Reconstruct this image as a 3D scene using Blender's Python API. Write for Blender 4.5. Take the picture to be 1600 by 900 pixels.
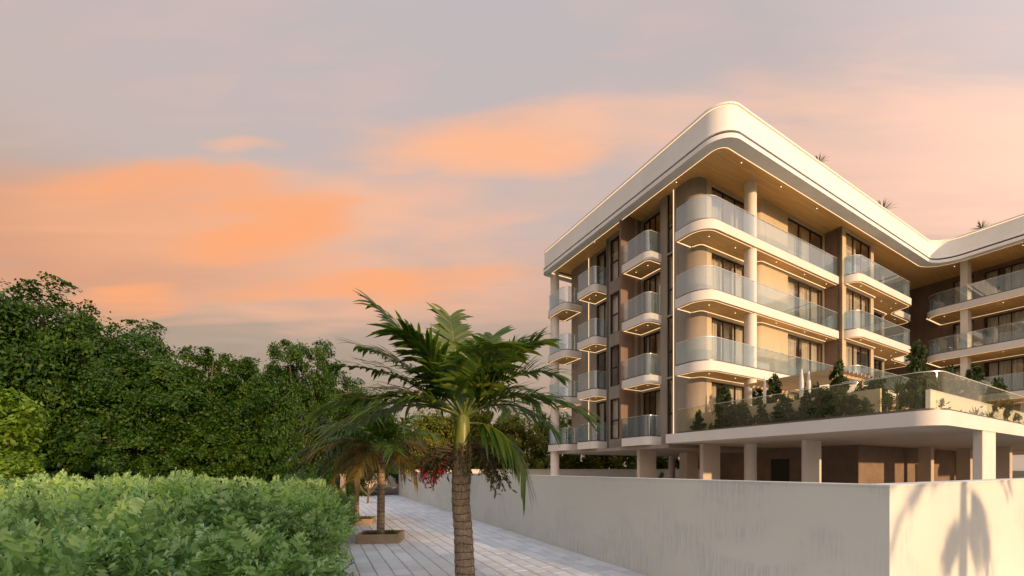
import bpy, math, random
import numpy as np
from math import sin, cos, pi, radians, sqrt, atan, atan2

for o in list(bpy.data.objects):
    bpy.data.objects.remove(o, do_unlink=True)
scene = bpy.context.scene
COL = scene.collection
random.seed(7)

# ------------------------------------------------------------------ camera
cam_d = bpy.data.cameras.new('camera')
cam_d.sensor_width = 36.0
cam_d.lens = 625.0 / 1600.0 * 36.0
cam_d.shift_y = 283.0 / 1600.0
cam_d.clip_start = 0.05
cam_d.clip_end = 2000
cam = bpy.data.objects.new('camera', cam_d)
cam.location = (0, 0, 2.0)
cam.rotation_euler = (radians(90), 0, 0)
COL.objects.link(cam)
scene.camera = cam

# ------------------------------------------------------------------ sun + sky
ANG = atan(340.0 / 625.0)          # the building's grid is turned by this angle
UX, UY = cos(ANG), sin(ANG)
SUN_ALPHA = radians(9)
SUN_ELEV = radians(9.5)
su, sv = sin(SUN_ALPHA), -cos(SUN_ALPHA)
SX, SY = UX * su - UY * sv, UY * su + UX * sv     # horizontal direction towards the sun
sun_d = bpy.data.lights.new('sun', 'SUN')
sun_d.energy = 3.4
sun_d.angle = radians(1.0)
sun_d.color = (1.0, 0.625, 0.33)
sun = bpy.data.objects.new('sun', sun_d)
sun.location = (SX * 40, SY * 40, 30)
from mathutils import Vector, Matrix
sun.rotation_euler = Vector((SX * cos(SUN_ELEV), SY * cos(SUN_ELEV), sin(SUN_ELEV))).to_track_quat('Z', 'Y').to_euler()
COL.objects.link(sun)

world = bpy.data.worlds.new('World')
scene.world = world
world.use_nodes = True
wt = world.node_tree
wt.nodes.clear()


class NT:
    """small helper for building node trees"""
    def __init__(self, tree):
        self.t = tree

    def node(self, typ, **kw):
        n = self.t.nodes.new(typ)
        for k, v in kw.items():
            setattr(n, k, v)
        return n

    def link(self, a, b):
        self.t.links.new(a, b)

    def put(self, sock, v):
        if hasattr(v, 'is_output'):
            self.t.links.new(v, sock)
        else:
            sock.default_value = v

    def math(self, op, a, b=0.0, c=0.0, clamp=False):
        n = self.node('ShaderNodeMath', operation=op)
        n.use_clamp = clamp
        self.put(n.inputs[0], a)
        self.put(n.inputs[1], b)
        self.put(n.inputs[2], c)
        return n.outputs[0]

    def mix(self, f, a, b, blend='MIX'):
        n = self.node('ShaderNodeMix', data_type='RGBA', blend_type=blend)
        self.put(n.inputs['Factor'], f)
        for s, v in ((n.inputs[6], a), (n.inputs[7], b)):
            if isinstance(v, tuple) and len(v) == 3:
                v = v + (1.0,)
            self.put(s, v)
        return n.outputs[2]

    def noise(self, vec, scale, detail=4, rough=0.55, dist=0.0):
        n = self.node('ShaderNodeTexNoise')
        if vec is not None:
            self.link(vec, n.inputs['Vector'])
        n.inputs['Scale'].default_value = scale
        n.inputs['Detail'].default_value = detail
        n.inputs['Roughness'].default_value = rough
        n.inputs['Distortion'].default_value = dist
        return n.outputs['Fac']

    def mapr(self, v, a, b, c=0.0, d=1.0, smooth=True):
        n = self.node('ShaderNodeMapRange')
        n.interpolation_type = 'SMOOTHSTEP' if smooth else 'LINEAR'
        n.clamp = True
        self.put(n.inputs[0], v)
        n.inputs[1].default_value = a
        n.inputs[2].default_value = b
        n.inputs[3].default_value = c
        n.inputs[4].default_value = d
        return n.outputs[0]

    def mapping(self, vec, scale=(1, 1, 1), loc=(0, 0, 0), rot=(0, 0, 0)):
        n = self.node('ShaderNodeMapping')
        self.link(vec, n.inputs[0])
        n.inputs['Location'].default_value = loc
        n.inputs['Rotation'].default_value = rot
        n.inputs['Scale'].default_value = scale
        return n.outputs[0]


W = NT(wt)
tc = W.node('ShaderNodeTexCoord').outputs['Generated']
sky = W.node('ShaderNodeTexSky', sky_type='NISHITA')
sky.sun_disc = False
sky.sun_elevation = SUN_ELEV
sky.sun_rotation = atan2(SX, SY)
sky.dust_density = 3.0
sky.air_density = 1.0
sep = W.node('ShaderNodeSeparateXYZ')
W.link(tc, sep.inputs[0])
dx, dy, dz = sep.outputs
az = W.math('MULTIPLY', W.math('ARCTAN2', dx, dy), 180 / pi)
el = W.math('MULTIPLY', W.math('ARCSINE', dz), 180 / pi)
# cloud-deck coordinates: streaks lie across the view
dzs = W.math('ADD', W.math('MAXIMUM', dz, 0.0), 0.22)
comb = W.node('ShaderNodeCombineXYZ')
W.link(W.math('MULTIPLY', W.math('DIVIDE', dx, dzs), 0.42), comb.inputs[0])
W.link(W.math('MULTIPLY', W.math('DIVIDE', dy, dzs), 1.25), comb.inputs[1])
strk = comb.outputs[0]
n1 = W.noise(strk, 1.3, 3, 0.55, 0.3)
n2 = W.noise(strk, 2.6, 4, 0.6, 0.4)
wisp = W.noise(W.mapping(strk, (0.6, 1.6, 1)), 4.0, 4, 0.6, 0.6)
cst = W.node('ShaderNodeCombineXYZ')
W.link(W.math('MULTIPLY', az, 0.045), cst.inputs[0])
W.link(W.math('MULTIPLY', W.math('ARCTANGENT', W.math('DIVIDE', dz, W.math('MAXIMUM', W.math('ABSOLUTE', dy), 0.25))), 8.5), cst.inputs[1])
st1 = W.noise(cst.outputs[0], 0.8, 3, 0.5, 0.5)
st2 = W.noise(W.mapping(cst.outputs[0], (1, 1.7, 1), (3.1, 7.7, 0)), 1.7, 3, 0.5, 0.6)
streak = W.math('ADD', W.math('MULTIPLY', st1, 0.6), W.math('MULTIPLY', st2, 0.4))
waz = W.math('ADD', az, W.math('MULTIPLY', W.math('SUBTRACT', n2, 0.5), 14))
wel = W.math('ADD', el, W.math('MULTIPLY', W.math('SUBTRACT', n1, 0.5), 5))
wel = W.math('ADD', wel, W.math('MULTIPLY', W.math('SUBTRACT', wisp, 0.5), 3))
wslope = W.math('DIVIDE', W.math('TANGENT', W.math('MULTIPLY', wel, pi / 180)), W.math('MAXIMUM', W.math('COSINE', W.math('MULTIPLY', waz, pi / 180)), 0.15))
# base: grey-lavender dusk haze, dimmer and browner at the horizon
ramp = W.node('ShaderNodeValToRGB')
W.link(W.math('DIVIDE', el, 90.0, clamp=True), ramp.inputs[0])
cr = ramp.color_ramp
cr.elements[0].position = 0.0
cr.elements[0].color = (0.36, 0.27, 0.20, 1)
cr.elements[1].position = 1.0
cr.elements[1].color = (0.70, 0.93, 1.1, 1)
for p, c in ((0.08, (0.33, 0.25, 0.185)), (0.16, (0.34, 0.265, 0.20)), (0.24, (0.42, 0.31, 0.255)), (0.34, (0.455, 0.375, 0.35)), (0.5, (0.455, 0.40, 0.40)), (0.58, (0.46, 0.42, 0.435)), (0.72, (0.62, 0.76, 0.88))):
    e = cr.elements.new(p)
    e.color = c + (1,)
base = ramp.outputs[0]
# broad cloud veil everywhere
veil = W.mapr(streak, 0.42, 0.66)
base = W.mix(W.math('MULTIPLY', veil, 0.20), base, (0.72, 0.43, 0.33))


def blob(col, a0, e0, wa, we, tilt=0.0, power=1.0, sharp=1.0, sky_in=None):
    """one bank of cloud at azimuth a0, elevation e0"""
    da = W.math('SUBTRACT', waz, a0)
    # the bank lies along a straight (great-circle) line, as a distant streak does
    m0 = math.tan(radians(e0)) / cos(radians(a0))
    kk = 180 / pi * cos(radians(a0)) / (1 + (m0 * cos(radians(a0))) ** 2)
    de = W.math('MULTIPLY', W.math('SUBTRACT', wslope, m0), kk)
    if tilt:
        de = W.math('SUBTRACT', de, W.math('MULTIPLY', da, tilt))
    q = W.math('ADD', W.math('POWER', W.math('DIVIDE', da, wa), 2.0), W.math('POWER', W.math('DIVIDE', de, we), 2.0))
    body = W.math('SUBTRACT', 1.0, W.math('MULTIPLY', q, 0.62))
    body = W.math('ADD', body, W.math('MULTIPLY', W.math('SUBTRACT', streak, 0.5), 2.6))
    f = W.math('MULTIPLY', W.math('MULTIPLY', W.mapr(body, -0.25, 1.35), W.mapr(q, 3.2, 1.2)), power)
    return W.mix(f, sky_in, col)


ORANGE = (0.80, 0.33, 0.145)
PEACH = (0.82, 0.41, 0.235)
BROWN = (0.55, 0.26, 0.145)
PINK = (0.76, 0.475, 0.35)
skyc = base
skyc = blob(PINK, 42, 31, 24, 6, 0, 0.7, 1, skyc)
skyc = blob(PINK, 52, 24, 24, 6, 0, 0.8, 1, skyc)
skyc = blob(PEACH, -12, 34, 30, 5.0, 0.1, 0.25, 1, skyc)
skyc = blob(PEACH, -8, 23, 34, 3.6, 0.0, 0.35, 1, skyc)
skyc = blob(PEACH, -30, 25.5, 34, 6.5, 0.0, 0.5, 1, skyc)
skyc = blob(BROWN, -45, 22.5, 20, 5.0, 0, 0.9, 1, skyc)
skyc = blob(PEACH, -34, 27.5, 16, 5.0, 0.0, 0.6, 1, skyc)
skyc = blob(ORANGE, -38.5, 28.6, 9, 2.0, 0.04, 0.9, 1, skyc)
skyc = blob(ORANGE, -30, 29.6, 7, 1.5, 0.03, 0.7, 1, skyc)
skyc = blob(ORANGE, -31.0, 26.4, 7.5, 2.1, 0.16, 1.0, 1, skyc)
skyc = blob(PEACH, -6, 39.0, 17, 2.4, 0.0, 1.0, 1, skyc)
skyc = blob(PEACH, 7, 40.3, 18, 2.6, 0.05, 0.9, 1, skyc)
skyc = blob(PINK, 20, 40.0, 16, 2.2, 0.0, 0.6, 1, skyc)
skyc = blob(PEACH, -33.5, 34.0, 4, 0.8, 0, 0.75, 1, skyc)
skyc = blob(ORANGE, -44.5, 16.8, 4.0, 1.8, 0.0, 0.95, 1, skyc)
skyc = blob(ORANGE, -20, 22.9, 15, 1.7, 0.03, 0.85, 1, skyc)
skyc = blob(ORANGE, -9, 25.6, 13, 1.2, 0.03, 0.5, 1, skyc)
# clouds brighten towards the low sun; thin overhead, closed near the horizon
nsh = W.node('ShaderNodeVectorMath', operation='SCALE')
W.link(sky.outputs[0], nsh.inputs[0])
nsh.inputs[3].default_value = 0.10
dotn = W.node('ShaderNodeVectorMath', operation='DOT_PRODUCT')
W.link(tc, dotn.inputs[0])
dotn.inputs[1].default_value = (SX * cos(SUN_ELEV), SY * cos(SUN_ELEV), sin(SUN_ELEV))
glow = W.math('ADD', 1.0, W.math('MULTIPLY', W.math('POWER', W.mapr(dotn.outputs['Value'], -0.15, 1.0, smooth=False), 1.3), 2.2))
lay = W.node('ShaderNodeVectorMath', operation='SCALE')
W.link(skyc, lay.inputs[0])
W.link(glow, lay.inputs[3])
cover = W.mapr(el, 25.0, 80.0, 0.97, 0.80)
addc = W.mix(cover, nsh.outputs[0], lay.outputs[0])
bg = W.node('ShaderNodeBackground')
W.link(addc, bg.inputs[0])
bg.inputs[1].default_value = 1.0
wo = W.node('ShaderNodeOutputWorld')
W.link(bg.outputs[0], wo.inputs[0])

world.cycles.sampling_method = 'MANUAL'
world.cycles.sample_map_resolution = 256
vs = scene.view_settings
vs.view_transform = 'Standard'
vs.look = 'None'
vs.exposure = 0.36
vs.gamma = 1.0
scene.cycles.use_denoising = True
scene.cycles.max_bounces = 7
scene.cycles.diffuse_bounces = 4
scene.cycles.glossy_bounces = 3
scene.cycles.transmission_bounces = 4
scene.cycles.transparent_max_bounces = 24
scene.cycles.sample_clamp_indirect = 6.0


# ------------------------------------------------------------------ materials
MATS = {}


def new_mat(name):
    m = bpy.data.materials.new(name)
    m.use_nodes = True
    m.node_tree.nodes.clear()
    MATS[name] = m
    return m, NT(m.node_tree)


def out(T, sh):
    o = T.node('ShaderNodeOutputMaterial')
    T.link(sh, o.inputs[0])


def principled(T, col, rough=0.6, metal=0.0, spec=0.4, normal=None):
    p = T.node('ShaderNodeBsdfPrincipled')
    if isinstance(col, tuple) and len(col) == 3:
        col = col + (1,)
    T.put(p.inputs['Base Color'], col)
    T.put(p.inputs['Roughness'], rough)
    p.inputs['Metallic'].default_value = metal
    p.inputs['Specular IOR Level'].default_value = spec
    if normal is not None:
        T.link(normal, p.inputs['Normal'])
    return p


def bump(T, h, strength=0.3, dist=0.02):
    b = T.node('ShaderNodeBump')
    T.link(h, b.inputs['Height'])
    b.inputs['Strength'].default_value = strength
    b.inputs['Distance'].default_value = dist
    return b.outputs[0]


def plain(name, col, rough=0.6, var=0.12, scale=3.0, bstr=0.08, metal=0.0, spec=0.4, stretch=(1, 1, 1)):
    m, T = new_mat(name)
    c = T.node('ShaderNodeTexCoord').outputs['Object']
    v = T.mapping(c, stretch)
    a = T.noise(v, scale, 5, 0.6)
    b = T.noise(v, scale * 14, 3, 0.6)
    dark = tuple(x * (1 - var) for x in col)
    lite = tuple(min(1, x * (1 + var * 0.6)) for x in col)
    colr = T.mix(T.mapr(T.math('ADD', T.math('MULTIPLY', a, 0.7), T.math('MULTIPLY', b, 0.3)), 0.3, 0.7), dark, lite)
    p = principled(T, colr, T.mapr(a, 0.3, 0.7, rough - 0.08, rough + 0.08), metal, spec, bump(T, b, bstr, 0.01))
    out(T, p.outputs[0])
    return m


plain('white_render', (0.70, 0.68, 0.645), 0.55, 0.05, 0.8, 0.05)
plain('roof_white', (0.83, 0.82, 0.79), 0.38, 0.07, 0.9, 0.03, spec=0.5, stretch=(1.2, 1.2, 0.5))
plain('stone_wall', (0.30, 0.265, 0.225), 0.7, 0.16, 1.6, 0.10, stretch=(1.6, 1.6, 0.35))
plain('beige_sun_tone', (0.54, 0.45, 0.31), 0.65, 0.10, 1.4, 0.06, stretch=(1.6, 1.6, 0.35))  # front walls' stone with the sun's brightness and warmth put into the colour
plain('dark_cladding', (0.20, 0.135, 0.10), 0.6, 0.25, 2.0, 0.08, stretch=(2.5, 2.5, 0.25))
plain('frame_metal', (0.045, 0.030, 0.024), 0.4, 0.2, 6, 0.03, metal=0.4)
plain('shoe_metal', (0.16, 0.14, 0.13), 0.4, 0.1, 5, 0.02, metal=0.6)
plain('rail_metal', (0.72, 0.69, 0.64), 0.3, 0.05, 5, 0.02, metal=0.5)
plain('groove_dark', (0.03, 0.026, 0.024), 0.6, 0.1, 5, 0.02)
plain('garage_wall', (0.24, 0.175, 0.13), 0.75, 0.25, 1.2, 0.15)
plain('column_white', (0.74, 0.70, 0.64), 0.6, 0.07, 1.2, 0.06)
plain('column_beige', (0.60, 0.52, 0.43), 0.65, 0.08, 1.2, 0.06)
plain('interior', (0.55, 0.47, 0.38), 0.8, 0.1, 0.7, 0.02)
plain('concrete', (0.50, 0.48, 0.45), 0.8, 0.12, 1.5, 0.15)
plain('planter_stone', (0.33, 0.245, 0.16), 0.75, 0.22, 6, 0.3)
plain('soil', (0.10, 0.07, 0.045), 0.95, 0.45, 18, 0.8)
plain('asphalt', (0.085, 0.08, 0.082), 0.85, 0.25, 6, 0.3)
plain('peach_render', (0.72, 0.60, 0.52), 0.75, 0.08, 1.0, 0.08)
plain('rear_wall', (0.62, 0.55, 0.47), 0.75, 0.10, 1.0, 0.08)
plain('pergola_wood', (0.50, 0.36, 0.20), 0.6, 0.2, 4, 0.1, stretch=(3, 0.4, 3))
plain('canvas', (0.78, 0.75, 0.70), 0.8, 0.06, 5, 0.1)
plain('stem_brown', (0.13, 0.09, 0.055), 0.85, 0.35, 8, 0.4, stretch=(1, 1, 0.4))
plain('post_beige', (0.36, 0.27, 0.20), 0.7, 0.15, 4, 0.1)

# boundary wall: painted render with brushed grey weathering
m, T = new_mat('boundary_paint')
c = T.node('ShaderNodeTexCoord').outputs['Object']
patch = T.noise(T.mapping(c, (0.55, 0.55, 0.8)), 1.3, 4, 0.55, 0.4)
streak = T.noise(T.mapping(c, (26, 26, 1.6)), 1.4, 4, 0.6)
fine = T.noise(c, 60, 3, 0.6)
stain = T.math('MULTIPLY', T.mapr(patch, 0.44, 0.62), T.mapr(streak, 0.36, 0.66))
colr = T.mix(T.mapr(T.noise(c, 0.6, 3, 0.5), 0.3, 0.7), (0.66, 0.665, 0.61), (0.70, 0.705, 0.65))
colr = T.mix(T.math('MULTIPLY', stain, 0.75), colr, (0.52, 0.53, 0.535))
hh = T.math('ADD', T.math('MULTIPLY', streak, 0.5), T.math('MULTIPLY', fine, 0.5))
p = principled(T, colr, 0.75, 0, 0.25, bump(T, hh, 0.22, 0.01))
out(T, p.outputs[0])

# timber soffit boards
m, T = new_mat('wood_soffit')
c = T.node('ShaderNodeTexCoord').outputs['Object']
grain = T.noise(T.mapping(c, (0.35, 9.0, 1)), 2.0, 6, 0.6, 0.3)
sx = T.node('ShaderNodeSeparateXYZ')
T.link(c, sx.inputs[0])
cell = T.math('FLOOR', T.math('MULTIPLY', sx.outputs[1], 7.0))
wn = T.node('ShaderNodeTexWhiteNoise', noise_dimensions='1D')
T.link(cell, wn.inputs['W'])
frac = T.math('FRACT', T.math('MULTIPLY', sx.outputs[1], 7.0))
joint = T.math('LESS_THAN', frac, 0.05)
colr = T.mix(T.mapr(grain, 0.3, 0.7), (0.66, 0.385, 0.13), (0.82, 0.52, 0.20))
colr = T.mix(T.math('MULTIPLY', wn.outputs[0], 0.35), colr, (0.55, 0.33, 0.14))
colr = T.mix(T.math('MULTIPLY', joint, 0.5), colr, (0.10, 0.06, 0.03))
p = principled(T, colr, 0.5, 0, 0.35, bump(T, grain, 0.1, 0.01))
out(T, p.outputs[0])


def glass(name, tint, diff, dfac, base_r=0.06, edge=0.75, rough=0.02):
    m, T = new_mat(name)
    tr = T.node('ShaderNodeBsdfTransparent')
    tr.inputs[0].default_value = tint + (1,)
    gl = T.node('ShaderNodeBsdfGlossy')
    gl.inputs['Roughness'].default_value = rough
    gl.inputs['Color'].default_value = (0.95, 0.97, 0.97, 1)
    di = T.node('ShaderNodeBsdfDiffuse')
    di.inputs[0].default_value = diff + (1,)
    tl = T.node('ShaderNodeBsdfTranslucent')
    tl.inputs[0].default_value = diff + (1,)
    dm = T.node('ShaderNodeMixShader')
    dm.inputs[0].default_value = 0.4
    T.link(di.outputs[0], dm.inputs[1])
    T.link(tl.outputs[0], dm.inputs[2])
    a = T.node('ShaderNodeMixShader')
    a.inputs[0].default_value = dfac
    T.link(tr.outputs[0], a.inputs[1])
    T.link(dm.outputs[0], a.inputs[2])
    lw = T.node('ShaderNodeLayerWeight')
    lw.inputs[0].default_value = 0.5
    f = T.mapr(T.math('POWER', lw.outputs['Facing'], 4.0), 0.0, 1.0, base_r, edge, smooth=False)
    b = T.node('ShaderNodeMixShader')
    T.link(f, b.inputs[0])
    T.link(a.outputs[0], b.inputs[1])
    T.link(gl.outputs[0], b.inputs[2])
    out(T, b.outputs[0])
    return m


glass('balcony_glass', (0.87, 0.94, 0.98), (0.58, 0.80, 0.95), 0.085, 0.10, 0.7)
glass('terrace_glass', (0.93, 0.94, 0.86), (0.66, 0.58, 0.40), 0.025, 0.02, 0.45)
glass('window_glass', (0.97, 0.97, 0.95), (0.5, 0.5, 0.5), 0.0, 0.03, 0.7)


def emit(name, col, s):
    m, T = new_mat(name)
    e = T.node('ShaderNodeEmission')
    e.inputs[0].default_value = col + (1,)
    e.inputs[1].default_value = s
    out(T, e.outputs[0])


emit('light_strip', (1.0, 0.63, 0.32), 1.35)
emit('downlight', (1.0, 0.82, 0.58), 1.8)


def leafmat(name, cols, rough=0.5, trans=0.35, spec=0.3, clump=0.8):
    """leaf colours vary per leaf and by clump"""
    m, T = new_mat(name)
    g = T.node('ShaderNodeNewGeometry')
    rnd = g.outputs['Random Per Island']
    c = T.node('ShaderNodeTexCoord').outputs['Object']
    nz = T.noise(c, clump, 3, 0.6)
    oinf = T.node('ShaderNodeObjectInfo').outputs['Random']
    mixf = T.math('ADD', T.math('MULTIPLY', rnd, 0.5), T.math('MULTIPLY', nz, 0.5))
    mixf = T.math('ADD', mixf, T.math('MULTIPLY', T.math('SUBTRACT', oinf, 0.5), 0.22))
    r = T.node('ShaderNodeValToRGB')
    T.link(mixf, r.inputs[0])
    el_ = r.color_ramp.elements
    el_[0].position = 0.15
    el_[0].color = cols[0] + (1,)
    el_[1].position = 0.9
    el_[1].color = cols[-1] + (1,)
    k = len(cols)
    for i in range(1, k - 1):
        e_ = el_.new(0.15 + 0.75 * i / (k - 1))
        e_.color = cols[i] + (1,)
    p = principled(T, r.outputs[0], rough, 0, spec)
    tl = T.node('ShaderNodeBsdfTranslucent')
    T.link(T.mix(1.0, r.outputs[0], (1.3, 1.35, 0.7), 'MULTIPLY'), tl.inputs[0])
    mx = T.node('ShaderNodeMixShader')
    mx.inputs[0].default_value = trans
    T.link(p.outputs[0], mx.inputs[1])
    T.link(tl.outputs[0], mx.inputs[2])
    out(T, mx.outputs[0])
    return m


leafmat('leaf_tree', [(0.010, 0.034, 0.004), (0.026, 0.074, 0.007), (0.055, 0.125, 0.010), (0.13, 0.19, 0.016)])
leafmat('leaf_tree_bright', [(0.07, 0.15, 0.012), (0.16, 0.27, 0.02), (0.27, 0.37, 0.04)])
leafmat('leaf_gold', [(0.05, 0.08, 0.010), (0.13, 0.16, 0.016), (0.28, 0.25, 0.025)])
leafmat('leaf_shrub', [(0.05, 0.10, 0.03), (0.20, 0.36, 0.13), (0.40, 0.58, 0.31), (0.50, 0.66, 0.13)], 0.45, 0.45, 0.4, 2.2)
leafmat('leaf_terrace', [(0.016, 0.034, 0.008), (0.036, 0.064, 0.012), (0.085, 0.12, 0.02)])
leafmat('leaf_palm', [(0.022, 0.062, 0.010), (0.060, 0.120, 0.014), (0.18, 0.22, 0.020)], 0.40, 0.36, 0.5, 1.2)
leafmat('leaf_palm_dry', [(0.06, 0.07, 0.012), (0.16, 0.12, 0.018), (0.30, 0.13, 0.025)], 0.5, 0.35, 0.3, 1.5)
leafmat('leaf_palm_dark', [(0.012, 0.022, 0.006), (0.025, 0.04, 0.008), (0.05, 0.055, 0.012)], 0.5, 0.2, 0.3, 1.2)
leafmat('leaf_dead', [(0.07, 0.05, 0.02), (0.15, 0.08, 0.03), (0.30, 0.11, 0.03)], 0.7, 0.2, 0.2)
leafmat('sprig_olive', [(0.05, 0.06, 0.015), (0.10, 0.10, 0.025), (0.18, 0.16, 0.05)], 0.6, 0.25)
leafmat('fruit_red', [(0.25, 0.008, 0.010), (0.45, 0.014, 0.016), (0.55, 0.03, 0.03)], 0.4, 0.15, 0.5)
leafmat('grass_blade', [(0.04, 0.07, 0.015), (0.07, 0.11, 0.02)], 0.6)

# curtain
m, T = new_mat('curtain')
d = T.node('ShaderNodeBsdfDiffuse')
d.inputs[0].default_value = (0.88, 0.84, 0.77, 1)
t_ = T.node('ShaderNodeBsdfTranslucent')
t_.inputs[0].default_value = (0.8, 0.74, 0.62, 1)
mx = T.node('ShaderNodeMixShader')
mx.inputs[0].default_value = 0.35
T.link(d.outputs[0], mx.inputs[1])
T.link(t_.outputs[0], mx.inputs[2])
out(T, mx.outputs[0])

# pavers: grey concrete, tone differs stone by stone
m, T = new_mat('paver')
oi = T.node('ShaderNodeObjectInfo')
g = T.node('ShaderNodeNewGeometry')
c = T.node('ShaderNodeTexCoord').outputs['Object']
geo = g.outputs['Position']
rr = T.math('FRACT', T.math('ADD', T.math('MULTIPLY', oi.outputs['Random'], 7.3), g.outputs['Random Per Island']))
nz = T.noise(geo, 1.1, 4, 0.6)
fn = T.noise(geo, 45, 4, 0.65)
colr = T.mix(rr, (0.51, 0.515, 0.535), (0.64, 0.645, 0.665))
colr = T.mix(T.math('MULTIPLY', T.mapr(nz, 0.45, 0.75), 0.45), colr, (0.42, 0.40, 0.40))
colr = T.mix(T.math('MULTIPLY', T.mapr(fn, 0.4, 0.75), 0.35), colr, (0.40, 0.39, 0.39))
p = principled(T, colr, 0.72, 0, 0.35, bump(T, fn, 0.25, 0.005))
out(T, p.outputs[0])
plain('joint_sand', (0.31, 0.295, 0.285), 0.95, 0.3, 9, 0.4)

# palm trunk, ringed
m, T = new_mat('palm_trunk')
c = T.node('ShaderNodeTexCoord').outputs['Object']
sx = T.node('ShaderNodeSeparateXYZ')
T.link(c, sx.inputs[0])
wob = T.noise(T.mapping(c, (2, 2, 1.5)), 2.0, 4, 0.6)
zz = T.math('ADD', T.math('MULTIPLY', sx.outputs[2], 8.5), T.math('MULTIPLY', wob, 1.6))
fr = T.math('FRACT', zz)
ring = T.math('MAXIMUM', T.mapr(fr, 0.10, 0.0), T.mapr(fr, 0.94, 1.0))
fib = T.noise(T.mapping(c, (14, 14, 3)), 3.0, 5, 0.65)
lic = T.noise(c, 5.0, 4, 0.6)
colr = T.mix(T.mapr(fib, 0.3, 0.7), (0.15, 0.11, 0.07), (0.31, 0.24, 0.16))
colr = T.mix(T.math('MULTIPLY', T.mapr(lic, 0.5, 0.7), 0.5), colr, (0.36, 0.30, 0.22))
colr = T.mix(T.math('MULTIPLY', ring, 0.85), colr, (0.05, 0.033, 0.02))
hh = T.math('SUBTRACT', T.math('MULTIPLY', fib, 0.4), ring)
p = principled(T, colr, 0.85, 0, 0.2, bump(T, hh, 0.7, 0.02))
out(T, p.outputs[0])
m, T = new_mat('crownshaft')
c = T.node('ShaderNodeTexCoord').outputs['Object']
st = T.noise(T.mapping(c, (10, 10, 0.8)), 2.0, 4, 0.6)
colr = T.mix(T.mapr(st, 0.3, 0.7), (0.075, 0.105, 0.018), (0.17, 0.20, 0.035))
p = principled(T, colr, 0.4, 0, 0.45, bump(T, st, 0.15, 0.01))
out(T, p.outputs[0])

# open ground: dry soil with thin grass
m, T = new_mat('ground')
g = T.node('ShaderNodeNewGeometry').outputs['Position']
a = T.noise(g, 0.35, 5, 0.6)
b = T.noise(g, 6, 5, 0.65)
colr = T.mix(T.mapr(a, 0.35, 0.65), (0.09, 0.075, 0.05), (0.06, 0.075, 0.03))
colr = T.mix(T.math('MULTIPLY', T.mapr(b, 0.4, 0.7), 0.5), colr, (0.16, 0.13, 0.09))
p = principled(T, colr, 0.95, 0, 0.1, bump(T, b, 0.6, 0.05))
out(T, p.outputs[0])


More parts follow.
